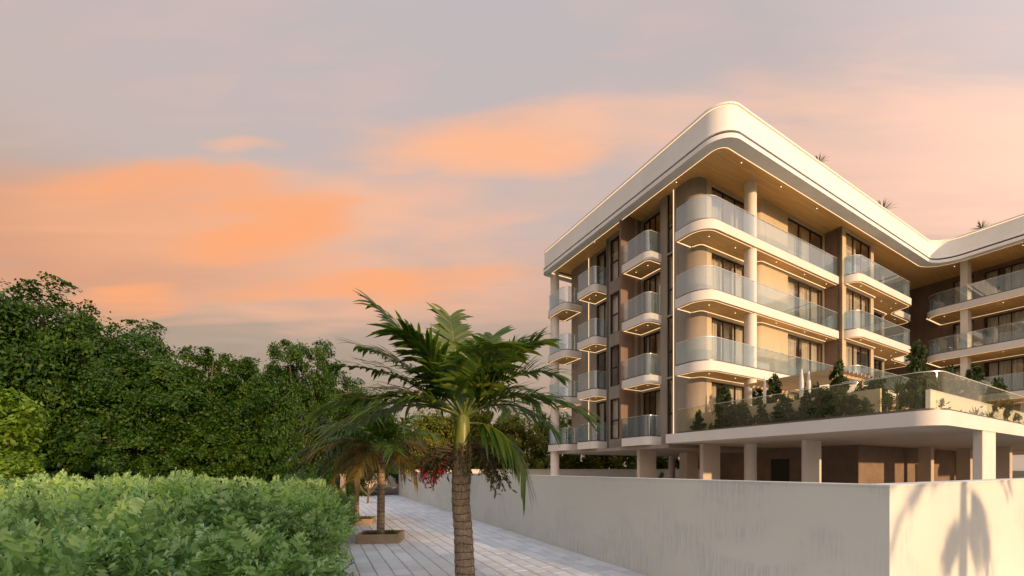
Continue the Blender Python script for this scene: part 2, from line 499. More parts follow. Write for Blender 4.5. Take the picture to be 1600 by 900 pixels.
# ------------------------------------------------------------------ mesh helpers
class MB:
    def __init__(self):
        self.v = []
        self.f = []
        self.m = []

    def add(self, verts, faces, mi=0):
        o = len(self.v)
        self.v += [tuple(p) for p in verts]
        for f in faces:
            self.f.append(tuple(o + i for i in f))
            self.m.append(mi)
        return self

    def box(self, x0, x1, y0, y1, z0, z1, mi=0):
        v = [(x0, y0, z0), (x1, y0, z0), (x1, y1, z0), (x0, y1, z0), (x0, y0, z1), (x1, y0, z1), (x1, y1, z1), (x0, y1, z1)]
        return self.add(v, [(0, 3, 2, 1), (4, 5, 6, 7), (0, 1, 5, 4), (1, 2, 6, 5), (2, 3, 7, 6), (3, 0, 4, 7)], mi)

    def prism(self, poly, z0, z1, mi=0, mi_bot=None, mi_top=None):
        n = len(poly)
        v = [(p[0], p[1], z0) for p in poly] + [(p[0], p[1], z1) for p in poly]
        self.add(v, [(i, (i + 1) % n, n + (i + 1) % n, n + i) for i in range(n)], mi)
        o = len(self.v) - 2 * n
        self.f.append(tuple(o + i for i in reversed(range(n))))
        self.m.append(mi if mi_bot is None else mi_bot)
        self.f.append(tuple(o + n + i for i in range(n)))
        self.m.append(mi if mi_top is None else mi_top)
        return self

    def strip(self, outer, inner, z0, z1, mi=0, closed=False, z0i=None, z1i=None):
        """band between two plan paths of the same point count"""
        n = len(outer)
        a0 = z0 if z0i is None else z0i
        a1 = z1 if z1i is None else z1i
        v = []
        for i in range(n):
            v += [(outer[i][0], outer[i][1], z0), (outer[i][0], outer[i][1], z1), (inner[i][0], inner[i][1], a1), (inner[i][0], inner[i][1], a0)]
        f = []
        for i in range(n if closed else n - 1):
            a, b = 4 * i, 4 * ((i + 1) % n)
            f += [(a, b, b + 1, a + 1), (a + 1, b + 1, b + 2, a + 2), (a + 2, b + 2, b + 3, a + 3), (a + 3, b + 3, b, a)]
        if not closed:
            f += [(0, 1, 2, 3), (4 * n - 1, 4 * n - 2, 4 * n - 3, 4 * n - 4)]
        return self.add(v, f, mi)

    def tube(self, pts, rad, n=8, mi=0, cap=True):
        pts = [Vector(p) for p in pts]
        if not hasattr(rad, '__len__'):
            rad = [rad] * len(pts)
        v = []
        for i, p in enumerate(pts):
            d = (pts[min(i + 1, len(pts) - 1)] - pts[max(i - 1, 0)])
            d = d.normalized() if d.length > 1e-9 else Vector((0, 0, 1))
            ref = Vector((1, 0, 0)) if abs(d.x) < 0.9 else Vector((0, 1, 0))
            a = d.cross(ref).normalized()
            b = d.cross(a)
            for k in range(n):
                t = 2 * pi * k / n
                v.append(p + (a * cos(t) + b * sin(t)) * rad[i])
        f = []
        for i in range(len(pts) - 1):
            for k in range(n):
                f.append((i * n + k, i * n + (k + 1) % n, (i + 1) * n + (k + 1) % n, (i + 1) * n + k))
        if cap:
            f.append(tuple(reversed(range(n))))
            f.append(tuple((len(pts) - 1) * n + k for k in range(n)))
        return self.add(v, f, mi)

    def mesh(self, name, mats, smooth=None):
        me = bpy.data.meshes.new(name)
        me.from_pydata(self.v, [], self.f)
        for mm in mats:
            me.materials.append(MATS[mm])
        if len(mats) > 1:
            me.polygons.foreach_set('material_index', self.m)
        me.update()
        if smooth is not None:
            me.shade_smooth()
            me.set_sharp_from_angle(angle=radians(smooth))
        return me

    def obj(self, name, mat, parent=None, smooth=None):
        return link(name, self.mesh(name, [mat] if isinstance(mat, str) else mat, smooth), parent)


def link(name, data, parent=None, loc=None, rz=None, scale=None):
    o = bpy.data.objects.new(name, data)
    COL.objects.link(o)
    if parent is not None:
        o.parent = parent
    if loc is not None:
        o.location = loc
    if rz is not None:
        o.rotation_euler = (0, 0, rz)
    if scale is not None:
        o.scale = scale if hasattr(scale, '__len__') else (scale, scale, scale)
    return o


def tag(o, label, cat, group=None):
    o['label'] = label
    o['category'] = cat
    if group:
        o['group'] = group
    return o


def struct(o):
    o['kind'] = 'structure'
    return o


def empty(name, loc=(0, 0, 0), rz=0.0, scale=None):
    o = link(name, None, None, loc, rz, scale)
    o.empty_display_size = 0.3
    return o


def copy_tree(o, parent=None):
    c = o.copy()
    COL.objects.link(c)
    c.parent = parent
    for ch in list(o.children):
        copy_tree(ch, c)
    return c


def quads_mesh(name, V, mat, per=4):
    """numpy (n*per,3) vertices -> faces of `per` corners each"""
    V = np.asarray(V, dtype=np.float32).reshape(-1, 3)
    n = len(V) // per
    me = bpy.data.meshes.new(name)
    me.vertices.add(len(V))
    me.vertices.foreach_set('co', V.ravel())
    me.loops.add(n * per)
    me.loops.foreach_set('vertex_index', np.arange(n * per, dtype=np.int32))
    me.polygons.add(n)
    me.polygons.foreach_set('loop_start', np.arange(0, n * per, per, dtype=np.int32))
    me.materials.append(MATS[mat])
    me.update(calc_edges=True)
    return me


def strips_mesh(name, S, mat):
    """S: (n, k, 2, 3) ribbons of k cross-sections"""
    S = np.asarray(S, dtype=np.float32)
    n, k = S.shape[:2]
    me = bpy.data.meshes.new(name)
    me.vertices.add(n * k * 2)
    me.vertices.foreach_set('co', S.ravel())
    base = (np.arange(n) * k * 2)[:, None, None]
    seg = (np.arange(k - 1) * 2)[None, :, None]
    idx = base + seg + np.array([0, 1, 3, 2])[None, None, :]
    idx = idx.reshape(-1).astype(np.int32)
    nf = n * (k - 1)
    me.loops.add(nf * 4)
    me.loops.foreach_set('vertex_index', idx)
    me.polygons.add(nf)
    me.polygons.foreach_set('loop_start', np.arange(0, nf * 4, 4, dtype=np.int32))
    me.polygons.foreach_set('use_smooth', np.ones(nf, dtype=bool))
    me.materials.append(MATS[mat])
    me.update(calc_edges=True)
    return me


def rpath(pts, n=12, closed=False):
    """plan path with rounded corners: points are (x, y) or (x, y, radius)"""
    res = []
    N = len(pts)
    for i, p in enumerate(pts):
        r = p[2] if len(p) > 2 else 0
        if r <= 0 or (not closed and i in (0, N - 1)):
            res.append((p[0], p[1]))
            continue
        P = Vector((p[0], p[1]))
        A = Vector(pts[i - 1][:2])
        B = Vector(pts[(i + 1) % N][:2])
        da = (A - P).normalized()
        db = (B - P).normalized()
        ang = da.angle(db)
        t = r / math.tan(ang / 2)
        t = min(t, (A - P).length * 0.98, (B - P).length * 0.98)
        rr = t * math.tan(ang / 2)
        c = P + (da + db).normalized() * (rr / sin(ang / 2))
        s = P + da * t - c
        e = P + db * t - c
        a0 = atan2(s.y, s.x)
        a1 = atan2(e.y, e.x)
        d = a1 - a0
        while d > pi:
            d -= 2 * pi
        while d < -pi:
            d += 2 * pi
        for k in range(n + 1):
            a = a0 + d * k / n
            res.append((c.x + rr * cos(a), c.y + rr * sin(a)))
    clean = [res[0]]
    for q in res[1:]:
        if (q[0] - clean[-1][0]) ** 2 + (q[1] - clean[-1][1]) ** 2 > 1e-8:
            clean.append(q)
    if closed and (clean[0][0] - clean[-1][0]) ** 2 + (clean[0][1] - clean[-1][1]) ** 2 < 1e-8:
        clean.pop()
    return clean


def offset(path, d, closed=False):
    """offset to the left of travel (inside, for all paths here)"""
    n = len(path)
    res = []
    for i in range(n):
        if closed:
            a, b, c = path[i - 1], path[i], path[(i + 1) % n]
        else:
            a, b, c = path[max(i - 1, 0)], path[i], path[min(i + 1, n - 1)]
        t1 = Vector((b[0] - a[0], b[1] - a[1]))
        t2 = Vector((c[0] - b[0], c[1] - b[1]))
        if t1.length < 1e-9:
            t1 = t2
        if t2.length < 1e-9:
            t2 = t1
        t1.normalize()
        t2.normalize()
        n1_ = Vector((-t1.y, t1.x))
        n2_ = Vector((-t2.y, t2.x))
        m_ = (n1_ + n2_)
        if m_.length < 1e-6:
            m_ = n1_
        m_.normalize()
        k = d / max(0.35, m_.dot(n1_))
        res.append((b[0] + m_.x * k, b[1] + m_.y * k))
    return res


def plen(path):
    return [0.0] + list(np.cumsum([math.dist(path[i], path[i + 1]) for i in range(len(path) - 1)]))


def subpath(path, s0, s1):
    L = plen(path)

    def at(s):
        for i in range(len(path) - 1):
            if s <= L[i + 1] + 1e-9:
                t = (s - L[i]) / max(1e-9, L[i + 1] - L[i])
                return (path[i][0] + (path[i + 1][0] - path[i][0]) * t, path[i][1] + (path[i + 1][1] - path[i][1]) * t)
        return path[-1]
    return [at(s0)] + [path[i] for i in range(len(path)) if s0 + 1e-6 < L[i] < s1 - 1e-6] + [at(s1)]


# ------------------------------------------------------------------ the setting
g = MB().add([(-600, -600, 0), (600, -600, 0), (600, 900, 0), (-600, 900, 0)], [(0, 1, 2, 3)]).obj('ground', 'ground')
struct(g)

# boundary wall (plan line of its outer faces, world coordinates)
C0 = Vector((4.04, 4.28))            # near corner
C1 = Vector((-8.53, 30.1))           # far end by the gate
C2 = C0 + Vector((UX, UY)) * 34.0
WALL_H = 1.83
wd = (C1 - C0).normalized()
wn_ = Vector((wd.y, -wd.x))          # towards the compound


def wl(s, t=0.0):
    p = C0 + wd * s + wn_ * t
    return (p.x, p.y)


# footpath of grey pavers between hedge and wall
PATH_W = 5.2
PL = 30.0
p0, p1 = wl(-3.2, 0.05), wl(28.75, 0.05)
q0, q1 = wl(-3.2, -PATH_W), wl(28.75, -PATH_W)
mb = MB().prism([p0, p1, q1, q0], -0.12, 0.012)
path = struct(mb.obj('footpath', 'joint_sand'))
PW, PLN, GAP = 0.30, 0.46, 0.008
cells = []
rows = int(PATH_W / PW)
for r in range(rows):
    off = (r % 2) * PLN / 2 + random.uniform(-0.02, 0.02)
    s = -3.0 + off
    while s + PLN < 28.7:
        c = C0 + wd * (s + PLN / 2) + wn_ * (-(r + 0.5) * PW)
        cells.append((c.x, c.y))
        s += PLN
vis, rest = [], []
for (x, y) in cells:
    if y > 3 and abs(x / y) < 1.2 and 733 + 1250 / y < 935 and x > -2.72 - 0.115 * y - 0.6:
        vis.append((x, y))
    else:
        rest.append((x, y))
vis.sort(key=lambda q: q[1])
rest += vis[300:]
vis = vis[:300]
pang = atan2(wd.y, wd.x)


def paver_geo(mb, x, y, z, ang, jitter=True):
    hx, hy = PLN / 2 - GAP, PW / 2 - GAP
    b = 0.008
    ca, sa = cos(ang), sin(ang)
    tz = random.uniform(-0.0025, 0.0025) if jitter else 0

    def P(a, c, h):
        return (x + a * ca - c * sa, y + a * sa + c * ca, z + h)
    lo = [P(-hx, -hy, 0), P(hx, -hy, 0), P(hx, hy, 0), P(-hx, hy, 0)]
    mi = [P(-hx, -hy, 0.02 + tz), P(hx, -hy, 0.02 + tz), P(hx, hy, 0.02 + tz), P(-hx, hy, 0.02 + tz)]
    hi = [P(-hx + b, -hy + b, 0.027 + tz), P(hx - b, -hy + b, 0.027 + tz), P(hx - b, hy - b, 0.027 + tz), P(-hx + b, hy - b, 0.027 + tz)]
    mb.add(lo + mi + hi, [(0, 1, 5, 4), (1, 2, 6, 5), (2, 3, 7, 6), (3, 0, 4, 7), (4, 5, 9, 8), (5, 6, 10, 9), (6, 7, 11, 10), (7, 4, 8, 11), (8, 9, 10, 11)])


pv = MB()
paver_geo(pv, 0, 0, 0, 0, False)
pme = pv.mesh('paver', ['paver'])
for (x, y) in vis:
    o = link('paver', pme, path, (x, y, 0.006 + random.uniform(-0.002, 0.003)), pang + random.uniform(-0.006, 0.006))
pv = MB()
for (x, y) in rest:
    paver_geo(pv, x, y, 0.006, pang)
o = pv.obj('pavers', 'paver', path)
o['kind'] = 'stuff'

# road beyond the end of the path
rd = MB()
rd.prism([wl(28.8, 30), wl(37.5, 30), wl(37.5, -40), wl(28.8, -40)], -0.1, 0.008)
struct(rd.obj('road', 'asphalt'))
kb = MB()
kb.prism([wl(28.75, 0), wl(28.95, 0), wl(28.95, -PATH_W), wl(28.75, -PATH_W)], -0.1, 0.045)
struct(kb.obj('kerb', 'column_beige'))

# boundary wall object: two runs with a capping
bw = empty('boundary_wall', (C0.x, C0.y, 0))


def wpoly(pts, z0, z1, name, mat, parent, base):
    b_ = MB().prism([(p[0] - base[0], p[1] - base[1]) for p in pts], z0, z1)
    return b_.obj(name, mat, parent)


un = Vector((-UY, UX))
Lw = (C1 - C0).length
TH = 0.24
inner_corner = C0 + wn_ * TH / max(0.2, 1) + Vector((UX, UY)) * 0.0
# mitred inside corner
a_ = C0 + wn_ * TH
b_ = C0 + un * TH
# intersection of both inner lines
M_ = np.array([[wd.x, -UX], [wd.y, -UY]])
rhs = np.array([b_.x - a_.x, b_.y - a_.y])
tt = np.linalg.solve(M_, rhs)
ic = a_ + wd * tt[0]
fe = C1 + wn_ * TH
wpoly([C0, ic, fe, C1], -0.2, WALL_H - 0.022, 'wall_panel', 'boundary_paint', bw, C0)
wpoly([C0, C2, C2 + un * TH, ic], -0.2, WALL_H - 0.022, 'wall_panel', 'boundary_paint', bw, C0)
e_ = 0.006
wpoly([C0 - wn_ * e_ - un * e_, ic + (ic - C0) * 0.03, fe + wn_ * e_, C1 - wn_ * e_], WALL_H - 0.022, WALL_H, 'coping', 'boundary_paint', bw, C0)
wpoly([C0 - wn_ * e_ - un * e_, C2 - un * e_, C2 + un * (TH + e_), ic + (ic - C0) * 0.03], WALL_H - 0.022, WALL_H + 0.0005, 'coping', 'boundary_paint', bw, C0)
tag(bw, 'low pale rendered boundary wall with a sharp corner, shaded long face and sunlit short face', 'wall')

# rear compound wall, seen below the building
def B2W(u, v, z=0.0):
    return (UX * u - UY * v, UY * u + UX * v, z)


rw = MB()
rw.prism([B2W(7.3, 29.6), B2W(70, 29.6), B2W(70, 29.85), B2W(7.3, 29.85)], -0.2, 1.96)
rw.prism([B2W(7.28, 29.57), B2W(70.02, 29.57), B2W(70.02, 29.88), B2W(7.28, 29.88)], 1.96, 2.0)
tag(rw.obj('rear_wall', 'rear_wall'), 'beige low wall seen between the columns underneath the apartment building', 'wall')

# sunlit gate wall at the far end of the path with its posts
gw = empty('garden_wall', (-13.5, 41.0, 0))
mb = MB()
ga = Vector((UX, UY))
gb = Vector((-UY, UX))


def gl_(s, t):
    q = ga * s + gb * t
    return (q.x, q.y)


MB().prism([gl_(-14, 0), gl_(9, 0), gl_(9, 0.3), gl_(-14, 0.3)], -0.1, 1.62).obj('wall_panel', 'peach_render', gw)
MB().prism([gl_(-14, -0.04), gl_(9, -0.04), gl_(9, 0.34), gl_(-14, 0.34)], 1.62, 1.70).obj('coping', 'peach_render', gw)
MB().prism([gl_(-14, -0.25), gl_(9, -0.25), gl_(9, -0.02), gl_(-14, -0.02)], -0.1, 0.14).obj('plinth', 'post_beige', gw)
tag(gw, 'peach coloured sunlit wall across the road at the far end of the path', 'wall')
gp = empty('gate_post', (-10.4, 24.6, 0))
MB().box(-0.12, 0.12, -0.12, 0.12, -0.05, 1.62).obj('shaft', 'post_beige', gp)
MB().box(-0.15, 0.15, -0.15, 0.15, 1.62, 1.70).obj('cap', 'post_beige', gp)
tag(gp, 'slim beige gate post at the far end of the path left of the palms', 'post')

# ------------------------------------------------------------------ apartment building
BU, BV = 17.0, 13.0
bx_, by_, _ = B2W(BU, BV)
bld = empty('apartment_building', (bx_, by_, 0), ANG)
tag(bld, 'white curved apartment building with wrap-around glass balconies and timber soffits', 'building')


def loc(path):
    return [(p[0] - BU, p[1] - BV) for p in path]


LV = {1: 3.70, 2: 6.90, 3: 10.10, 4: 13.30}
ST = 0.44
SOF = 16.20


def lights_on(slab, pts, z):
    for (u, v) in pts:
        mb = MB().tube([(u - BU, v - BV, z - 0.012), (u - BU, v - BV, z + 0.02)], 0.024, 10)
        mb.obj('downlight', 'downlight', slab)


def glazing(parent, pth, z, h, mat, step, inset=0.07, rail=True):
    """row of glass panels standing in a metal shoe along a plan path"""
    pth = loc(pth)
    o1, o2 = offset(pth, inset - 0.02), offset(pth, inset + 0.045)
    MB().strip(o1, o2, z, z + 0.07).obj('glass_shoe', 'shoe_metal', parent, 40)
    mid = offset(pth, inset)
    L = plen(mid)[-1]
    k = max(1, round(L / step))
    for i in range(k):
        sp = subpath(mid, L * i / k + 0.006, L * (i + 1) / k - 0.006)
        MB().strip(sp, offset(sp, 0.018), z + 0.055, z + h).obj('glass_panel', mat, parent, 40)
    if rail:
        MB().strip(offset(pth, inset - 0.004), offset(pth, inset + 0.022), z + h, z + h + 0.02).obj('rail', 'rail_metal', parent, 40)


def strip_light(parent, pth, d, z, w=0.020, h=0.022):
    pth = loc(pth)
    MB().strip(offset(pth, d), offset(pth, d + w), z - h * 0.45, z + h * 0.55).obj('light_strip', 'light_strip', parent, 40)


def balcony(edge, back, top, gl=1.10, step=1.9, mat='balcony_glass', led=True, inner_led=None, spots=(), label=None, bottom='wood_soffit'):
    poly = loc(list(edge) + list(back))
    mb = MB()
    mb.prism(poly, top - ST, top, 0, 1)
    slab = mb.obj('balcony', ['white_render', bottom], bld, 40)
    if label:
        slab['label'] = label
    if gl:
        glazing(slab, edge, top, gl, mat, step)
    if led:
        strip_light(slab, edge, 0.12, top - ST)
    if inner_led:
        for pth in inner_led:
            strip_light(slab, pth, 0.0, top - ST, 0.04)
    if spots:
        lights_on(slab, spots, top - ST)
    return slab


# --- long balconies of the front facade, three storeys, one continuous wavy slab each
edgeA = rpath([(15.96, 13.05), (15.96, 11.46, 0.95), (28.25, 11.46, 0.12), (28.25, 10.62, 0.75), (36.15, 10.62, 0.5), (36.55, 11.8, 0.45), (40.1, 11.8, 0.5), (40.1, 14.6)])
backA = [(36.7, 14.6), (36.7, 12.4), (28.5, 12.4), (21.5, 12.4), (17.1, 12.9)]
inA = [rpath([(16.08, 13.0), (17.05, 13.0), (17.2, 12.55, 0.35), (21.0, 12.55)]),
       rpath([(21.2, 12.5), (21.2, 12.08, 0.35), (28.0, 12.08)]),
       rpath([(28.4, 11.2), (32.3, 11.2, 0.12), (32.3, 11.5)]),
       rpath([(32.4, 12.04), (36.6, 12.04, 0.25), (36.6, 12.6)])]
spA = [(17.0, 12.0), (19.0, 12.0), (22.2, 11.8), (25.0, 11.8), (27.4, 11.8), (29.5, 10.95), (33.3, 11.3), (34.6, 11.0), (35.4, 11.5), (38.2, 12.2)]
for lv in (2, 3, 4):
    sl = balcony(edgeA, backA, LV[lv], spots=spA, inner_led=inA)
    # glass divider between the two flats
    d = MB().box(28.22 - BU, 28.24 - BU, 10.75 - BV, 11.28 - BV, LV[lv] + 0.06, LV[lv] + 1.0)
    d.obj('divider', 'balcony_glass', sl)

# --- balconies of the shaded side facade, four storeys
sideB = [(14.72, 16.60, 0.40), (18.90, 20.56, 0.40), (21.95, 24.10, 0.55)]
for lv in (1, 2, 3, 4):
    for (v0, v1, r) in sideB:
        inner = 17.5 if v0 > 18 else 17.0
        if v0 > 21:
            e = rpath([(17.6, v1), (15.96, v1, 0.25), (15.96, v0, r), (17.5, v0)])
            bk = [(17.6, v0 + 0.05)]
            il = [rpath([(17.35, v1 - 0.1), (17.35, v0 + 0.1)])]
        else:
            e = rpath([(15.96, v1), (15.96, v0, r), (inner, v0)])
            bk = [(17.55, v0 + 0.06), (17.55, v1)]
            il = [rpath([(16.1, v1 - 0.08), (17.36, v1 - 0.08), (17.36, v0 + 0.4)])]
        balcony(e, bk, LV[lv], step=1.25, led=(lv > 1), inner_led=il if lv > 1 else None,
                spots=[(16.55, v0 + 0.55), (16.55, v1 - 0.5)] if lv > 1 else ())

# --- balconies of the second wing
edgeC = rpath([(43.1, 11.15), (39.75, 11.15, 0.85), (39.75, -0.6, 0.8), (43.1, -0.6)])
backC = [(43.15, 0.0)]
for lv in (2, 3, 4):
    balcony(edgeC, backC, LV[lv], spots=[(40.6, 10.3), (40.6, 7.6), (40.6, 5.0), (40.6, 2.4)],
            inner_led=[rpath([(40.1, 11.05), (42.75, 11.05, 0.1), (42.75, 1.0)])], step=2.2)

# --- podium terrace
edgeT = rpath([(15.96, 13.6), (15.96, 4.10, 0.68), (38.3, 4.10)])
backT = [(38.3, -0.6), (56, -0.6), (56, 13.9), (17.5, 13.9)]
mb = MB().prism(loc(edgeT + backT), LV[1] - ST, LV[1], 0, 1)
ter = mb.obj('terrace', ['white_render', 'column_beige'], bld, 40)
glazing(ter, edgeT[1:] if False else rpath([(15.96, 13.0), (15.96, 4.10, 0.68), (38.3, 4.10)]), LV[1], 1.13, 'terrace_glass', 4.4, inset=0.10)

# planting bed with low beige back wall, sun's brightness coloured into its front run
bed = rpath([(17.30, 12.6), (17.30, 5.9)])
MB().strip(loc(bed), offset(loc(bed), 0.12), LV[1] - 0.02, LV[1] + 1.02).obj('planter_wall', 'beige_sun_tone', ter)
bed = rpath([(19.0, 5.15), (38.2, 5.15)])
MB().strip(loc(bed), offset(loc(bed), 0.12), LV[1] - 0.02, LV[1] + 1.02).obj('planter_wall', 'canvas', ter)

# --- floor plates
fp = [(17.7, 22.9), (17.7, 19.2), (17.2, 18.7), (17.2, 16.8), (17.7, 16.4), (17.7, 15.0), (17.3, 14.5), (17.4, 13.3), (21.5, 12.95), (22.0, 12.45), (28.3, 12.45),
      (28.3, 11.55), (32.0, 11.55), (32.0, 12.4), (36.3, 12.4), (36.3, 15.3), (43.15, 15.3), (43.15, -0.35), (54, -0.35), (54, 22.9)]
for lv in (1, 2, 3, 4):
    MB().prism(loc(fp), LV[lv] - ST + 0.03, LV[lv] - 0.03).obj('floor_slab', 'interior', bld)
# first-floor underside, darker render over the parking level
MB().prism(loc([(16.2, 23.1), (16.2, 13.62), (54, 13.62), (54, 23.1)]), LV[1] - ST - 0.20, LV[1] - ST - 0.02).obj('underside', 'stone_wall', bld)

# --- roof: lip, groove, ledge, parapet, coping with light line
roofp = rpath([(15.44, 24.05, 0.45), (15.44, 10.15, 1.05), (38.46, 10.15, 1.3), (38.46, -1.0, 1.0), (56, -1.0), (56, 24.05)], 16, True)
R = loc(roofp)
lip = MB().strip(R, offset(R, 0.52, True), 15.83, 16.03, 0, True)
roof = lip.obj('roof', 'roof_white', bld, 40)
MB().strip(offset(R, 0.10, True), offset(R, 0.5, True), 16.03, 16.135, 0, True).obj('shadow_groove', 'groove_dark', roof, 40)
MB().strip(offset(R, 0.0, True), offset(R, 0.5, True), 16.135, 16.20, 0, True, z1i=16.30).obj('ledge', 'roof_white', roof, 40)
MB().strip(offset(R, 0.075, True), offset(R, 0.32, True), 16.205, 17.24, 0, True, z0i=16.29).obj('parapet', 'roof_white', roof, 40)
MB().strip(offset(R, 0.085, True), offset(R, 0.31, True), 17.24, 17.285, 0, True).obj('light_line', 'light_strip', roof, 40)
MB().strip(offset(R, 0.04, True), offset(R, 0.36, True), 17.285, 17.37, 0, True).obj('coping', 'roof_white', roof, 40)
MB().strip(offset(R, 0.525, True), offset(R, 0.56, True), 15.835, 15.865, 0, True).obj('light_strip', 'light_strip', roof, 40)
MB().prism(offset(R, 0.45, True), SOF + 0.001, SOF + 0.09, 0, 0).obj('soffit', 'wood_soffit', roof, 40)
MB().prism(offset(R, 0.34, True), 16.40, 16.52).obj('roof_deck', 'column_beige', roof, 40)
lights_on(roof, [(18.2, 11.2), (21.5, 11.2), (25, 11.2), (28.5, 10.9), (32, 10.9), (35.5, 10.9), (16.6, 13.5), (16.5, 19.5), (40.6, 9.8), (40.6, 6.8)], SOF)


# --- walls with openings
def wall(P, Q, ops=(), z0=3.24, z1=SOF, th=0.22, mat='stone_wall'):
    """wall from P to Q (inside on the left), openings (s0, s1, z0, z1)"""
    P, Q = Vector(P), Vector(Q)
    L = (Q - P).length
    t = (Q - P).normalized()
    n = Vector((-t.y, t.x))
    cuts = sorted(set([0.0, L] + [o[0] for o in ops] + [o[1] for o in ops]))
    mb = MB()
    for a, b in zip(cuts[:-1], cuts[1:]):
        mid = (a + b) / 2
        holes = sorted((o[2], o[3]) for o in ops if o[0] < mid < o[1])
        zz = z0
        spans = []
        for h in holes:
            if h[0] > zz:
                spans.append((zz, h[0]))
            zz = h[1]
        if zz < z1:
            spans.append((zz, z1))
        A, B = P + t * a, P + t * b
        for s in spans:
            mb.prism(loc([A, B, B + n * th, A + n * th]), s[0], s[1])
    return mb.obj('wall', mat, bld)


def window(P, Q, s0, s1, z0, z1, panes=3, bars=(), curtains=(), rec=0.07, fw=0.055):
    """framed window in the wall P-Q: frame part with panes, mullions and curtains below it"""
    P, Q = Vector(P), Vector(Q)
    t = (Q - P).normalized()
    n = Vector((-t.y, t.x))

    def pl(a, b, d0, d1, za, zb):
        A, B = P + t * a, P + t * b
        return MB().prism(loc([A + n * d0, B + n * d0, B + n * d1, A + n * d1]), za, zb)

    def into(mb, a, b, d0, d1, za, zb):
        A, B = P + t * a, P + t * b
        mb.prism(loc([A + n * d0, B + n * d0, B + n * d1, A + n * d1]), za, zb)
    fr = MB()
    g_ = 0.002
    into(fr, s0 + g_, s0 + fw, rec, rec + 0.07, z0 + g_, z1 - g_)
    into(fr, s1 - fw, s1 - g_, rec, rec + 0.07, z0 + g_, z1 - g_)
    into(fr, s0 + fw, s1 - fw, rec, rec + 0.07, z1 - fw * 1.3, z1 - g_)
    into(fr, s0 + fw, s1 - fw, rec, rec + 0.07, z0 + g_, z0 + fw)
    f = fr.obj('window', 'frame_metal', bld)
    w = (s1 - s0 - 2 * fw) / panes
    for i in range(panes):
        a = s0 + fw + w * i
        if i:
            pl(a - fw * 0.5, a + fw * 0.5, rec - 0.004, rec + 0.066, z0 + fw, z1 - fw * 1.3).obj('mullion', 'frame_metal', f)
        pl(a + (fw * 0.5 if i else 0), a + w - (fw * 0.5 if i < panes - 1 else 0), rec + 0.03, rec + 0.042, z0 + fw, z1 - fw * 1.3).obj('pane', 'window_glass', f)
    for b in bars:
        pl(s0 + fw, s1 - fw, rec - 0.008, rec + 0.062, b - 0.04, b + 0.04).obj('transom', 'frame_metal', f)
    for (c0, c1) in curtains:
        a, b = s0 + (s1 - s0) * c0, s0 + (s1 - s0) * c1
        N = max(8, int((b - a) / 0.022))
        pts = []
        ph = random.uniform(0, 6)
        for i in range(N + 1):
            x = a + (b - a) * i / N
            dpt = 0.32 + 0.045 * sin(x * 46 + ph) + 0.02 * sin(x * 17 + ph * 2)
            q = P + t * x + n * dpt
            pts.append((q.x - BU, q.y - BV))
        v = [(p[0], p[1], z0 + 0.03) for p in pts] + [(p[0], p[1], z1 - 0.02) for p in pts]
        c = MB().add(v, [(i, i + 1, N + 2 + i, N + 1 + i) for i in range(N)])
        c.obj('curtain', 'curtain', f, 80)
    return f


def glazed_wall(P, Q, s0, s1, panes, zlo=0.02, zhi=2.64, levels=(1, 2, 3, 4), bars=(), curt=None, th=0.22, mat='stone_wall'):
    ops = []
    for lv in levels:
        zt = LV[lv] + zhi + (0.10 if lv == 4 else 0)
        ops.append((s0, s1, LV[lv] + zlo, zt))
    wall(P, Q, ops, th=th, mat=mat)
    for i, lv in enumerate(levels):
        zt = LV[lv] + zhi + (0.10 if lv == 4 else 0)
        cs = curt[i % len(curt)] if curt else ()
        window(P, Q, s0, s1, LV[lv] + zlo, zt, panes, [LV[lv] + b for b in bars], cs)


# side (shaded) facade, from the back corner towards the viewer
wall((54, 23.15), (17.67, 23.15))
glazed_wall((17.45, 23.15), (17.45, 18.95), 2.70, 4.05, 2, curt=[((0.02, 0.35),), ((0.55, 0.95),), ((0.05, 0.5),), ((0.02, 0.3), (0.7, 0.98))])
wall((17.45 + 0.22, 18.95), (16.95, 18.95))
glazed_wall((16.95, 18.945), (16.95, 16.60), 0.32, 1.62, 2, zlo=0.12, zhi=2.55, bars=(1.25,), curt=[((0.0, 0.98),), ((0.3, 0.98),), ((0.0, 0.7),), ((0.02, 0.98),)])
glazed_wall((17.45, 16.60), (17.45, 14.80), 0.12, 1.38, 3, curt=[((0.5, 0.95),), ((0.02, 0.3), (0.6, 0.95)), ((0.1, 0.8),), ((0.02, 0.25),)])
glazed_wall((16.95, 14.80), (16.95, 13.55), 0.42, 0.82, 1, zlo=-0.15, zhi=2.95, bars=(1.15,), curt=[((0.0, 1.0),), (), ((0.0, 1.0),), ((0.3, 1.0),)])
# projecting fin beside the loggias
MB().box(15.90 - BU, 17.44 - BU, 16.605 - BV, 16.72 - BV, 3.72, SOF).obj('partition_fin', 'dark_cladding', bld)
# vertical light lines
MB().box(16.925 - BU, 16.955 - BU, 13.93 - BV, 13.965 - BV, 3.1, SOF).obj('light_line', 'light_strip', bld)
MB().box(17.41 - BU, 17.44 - BU, 21.2 - BV, 21.225 - BV, 3.3, SOF).obj('light_line', 'light_strip', bld)
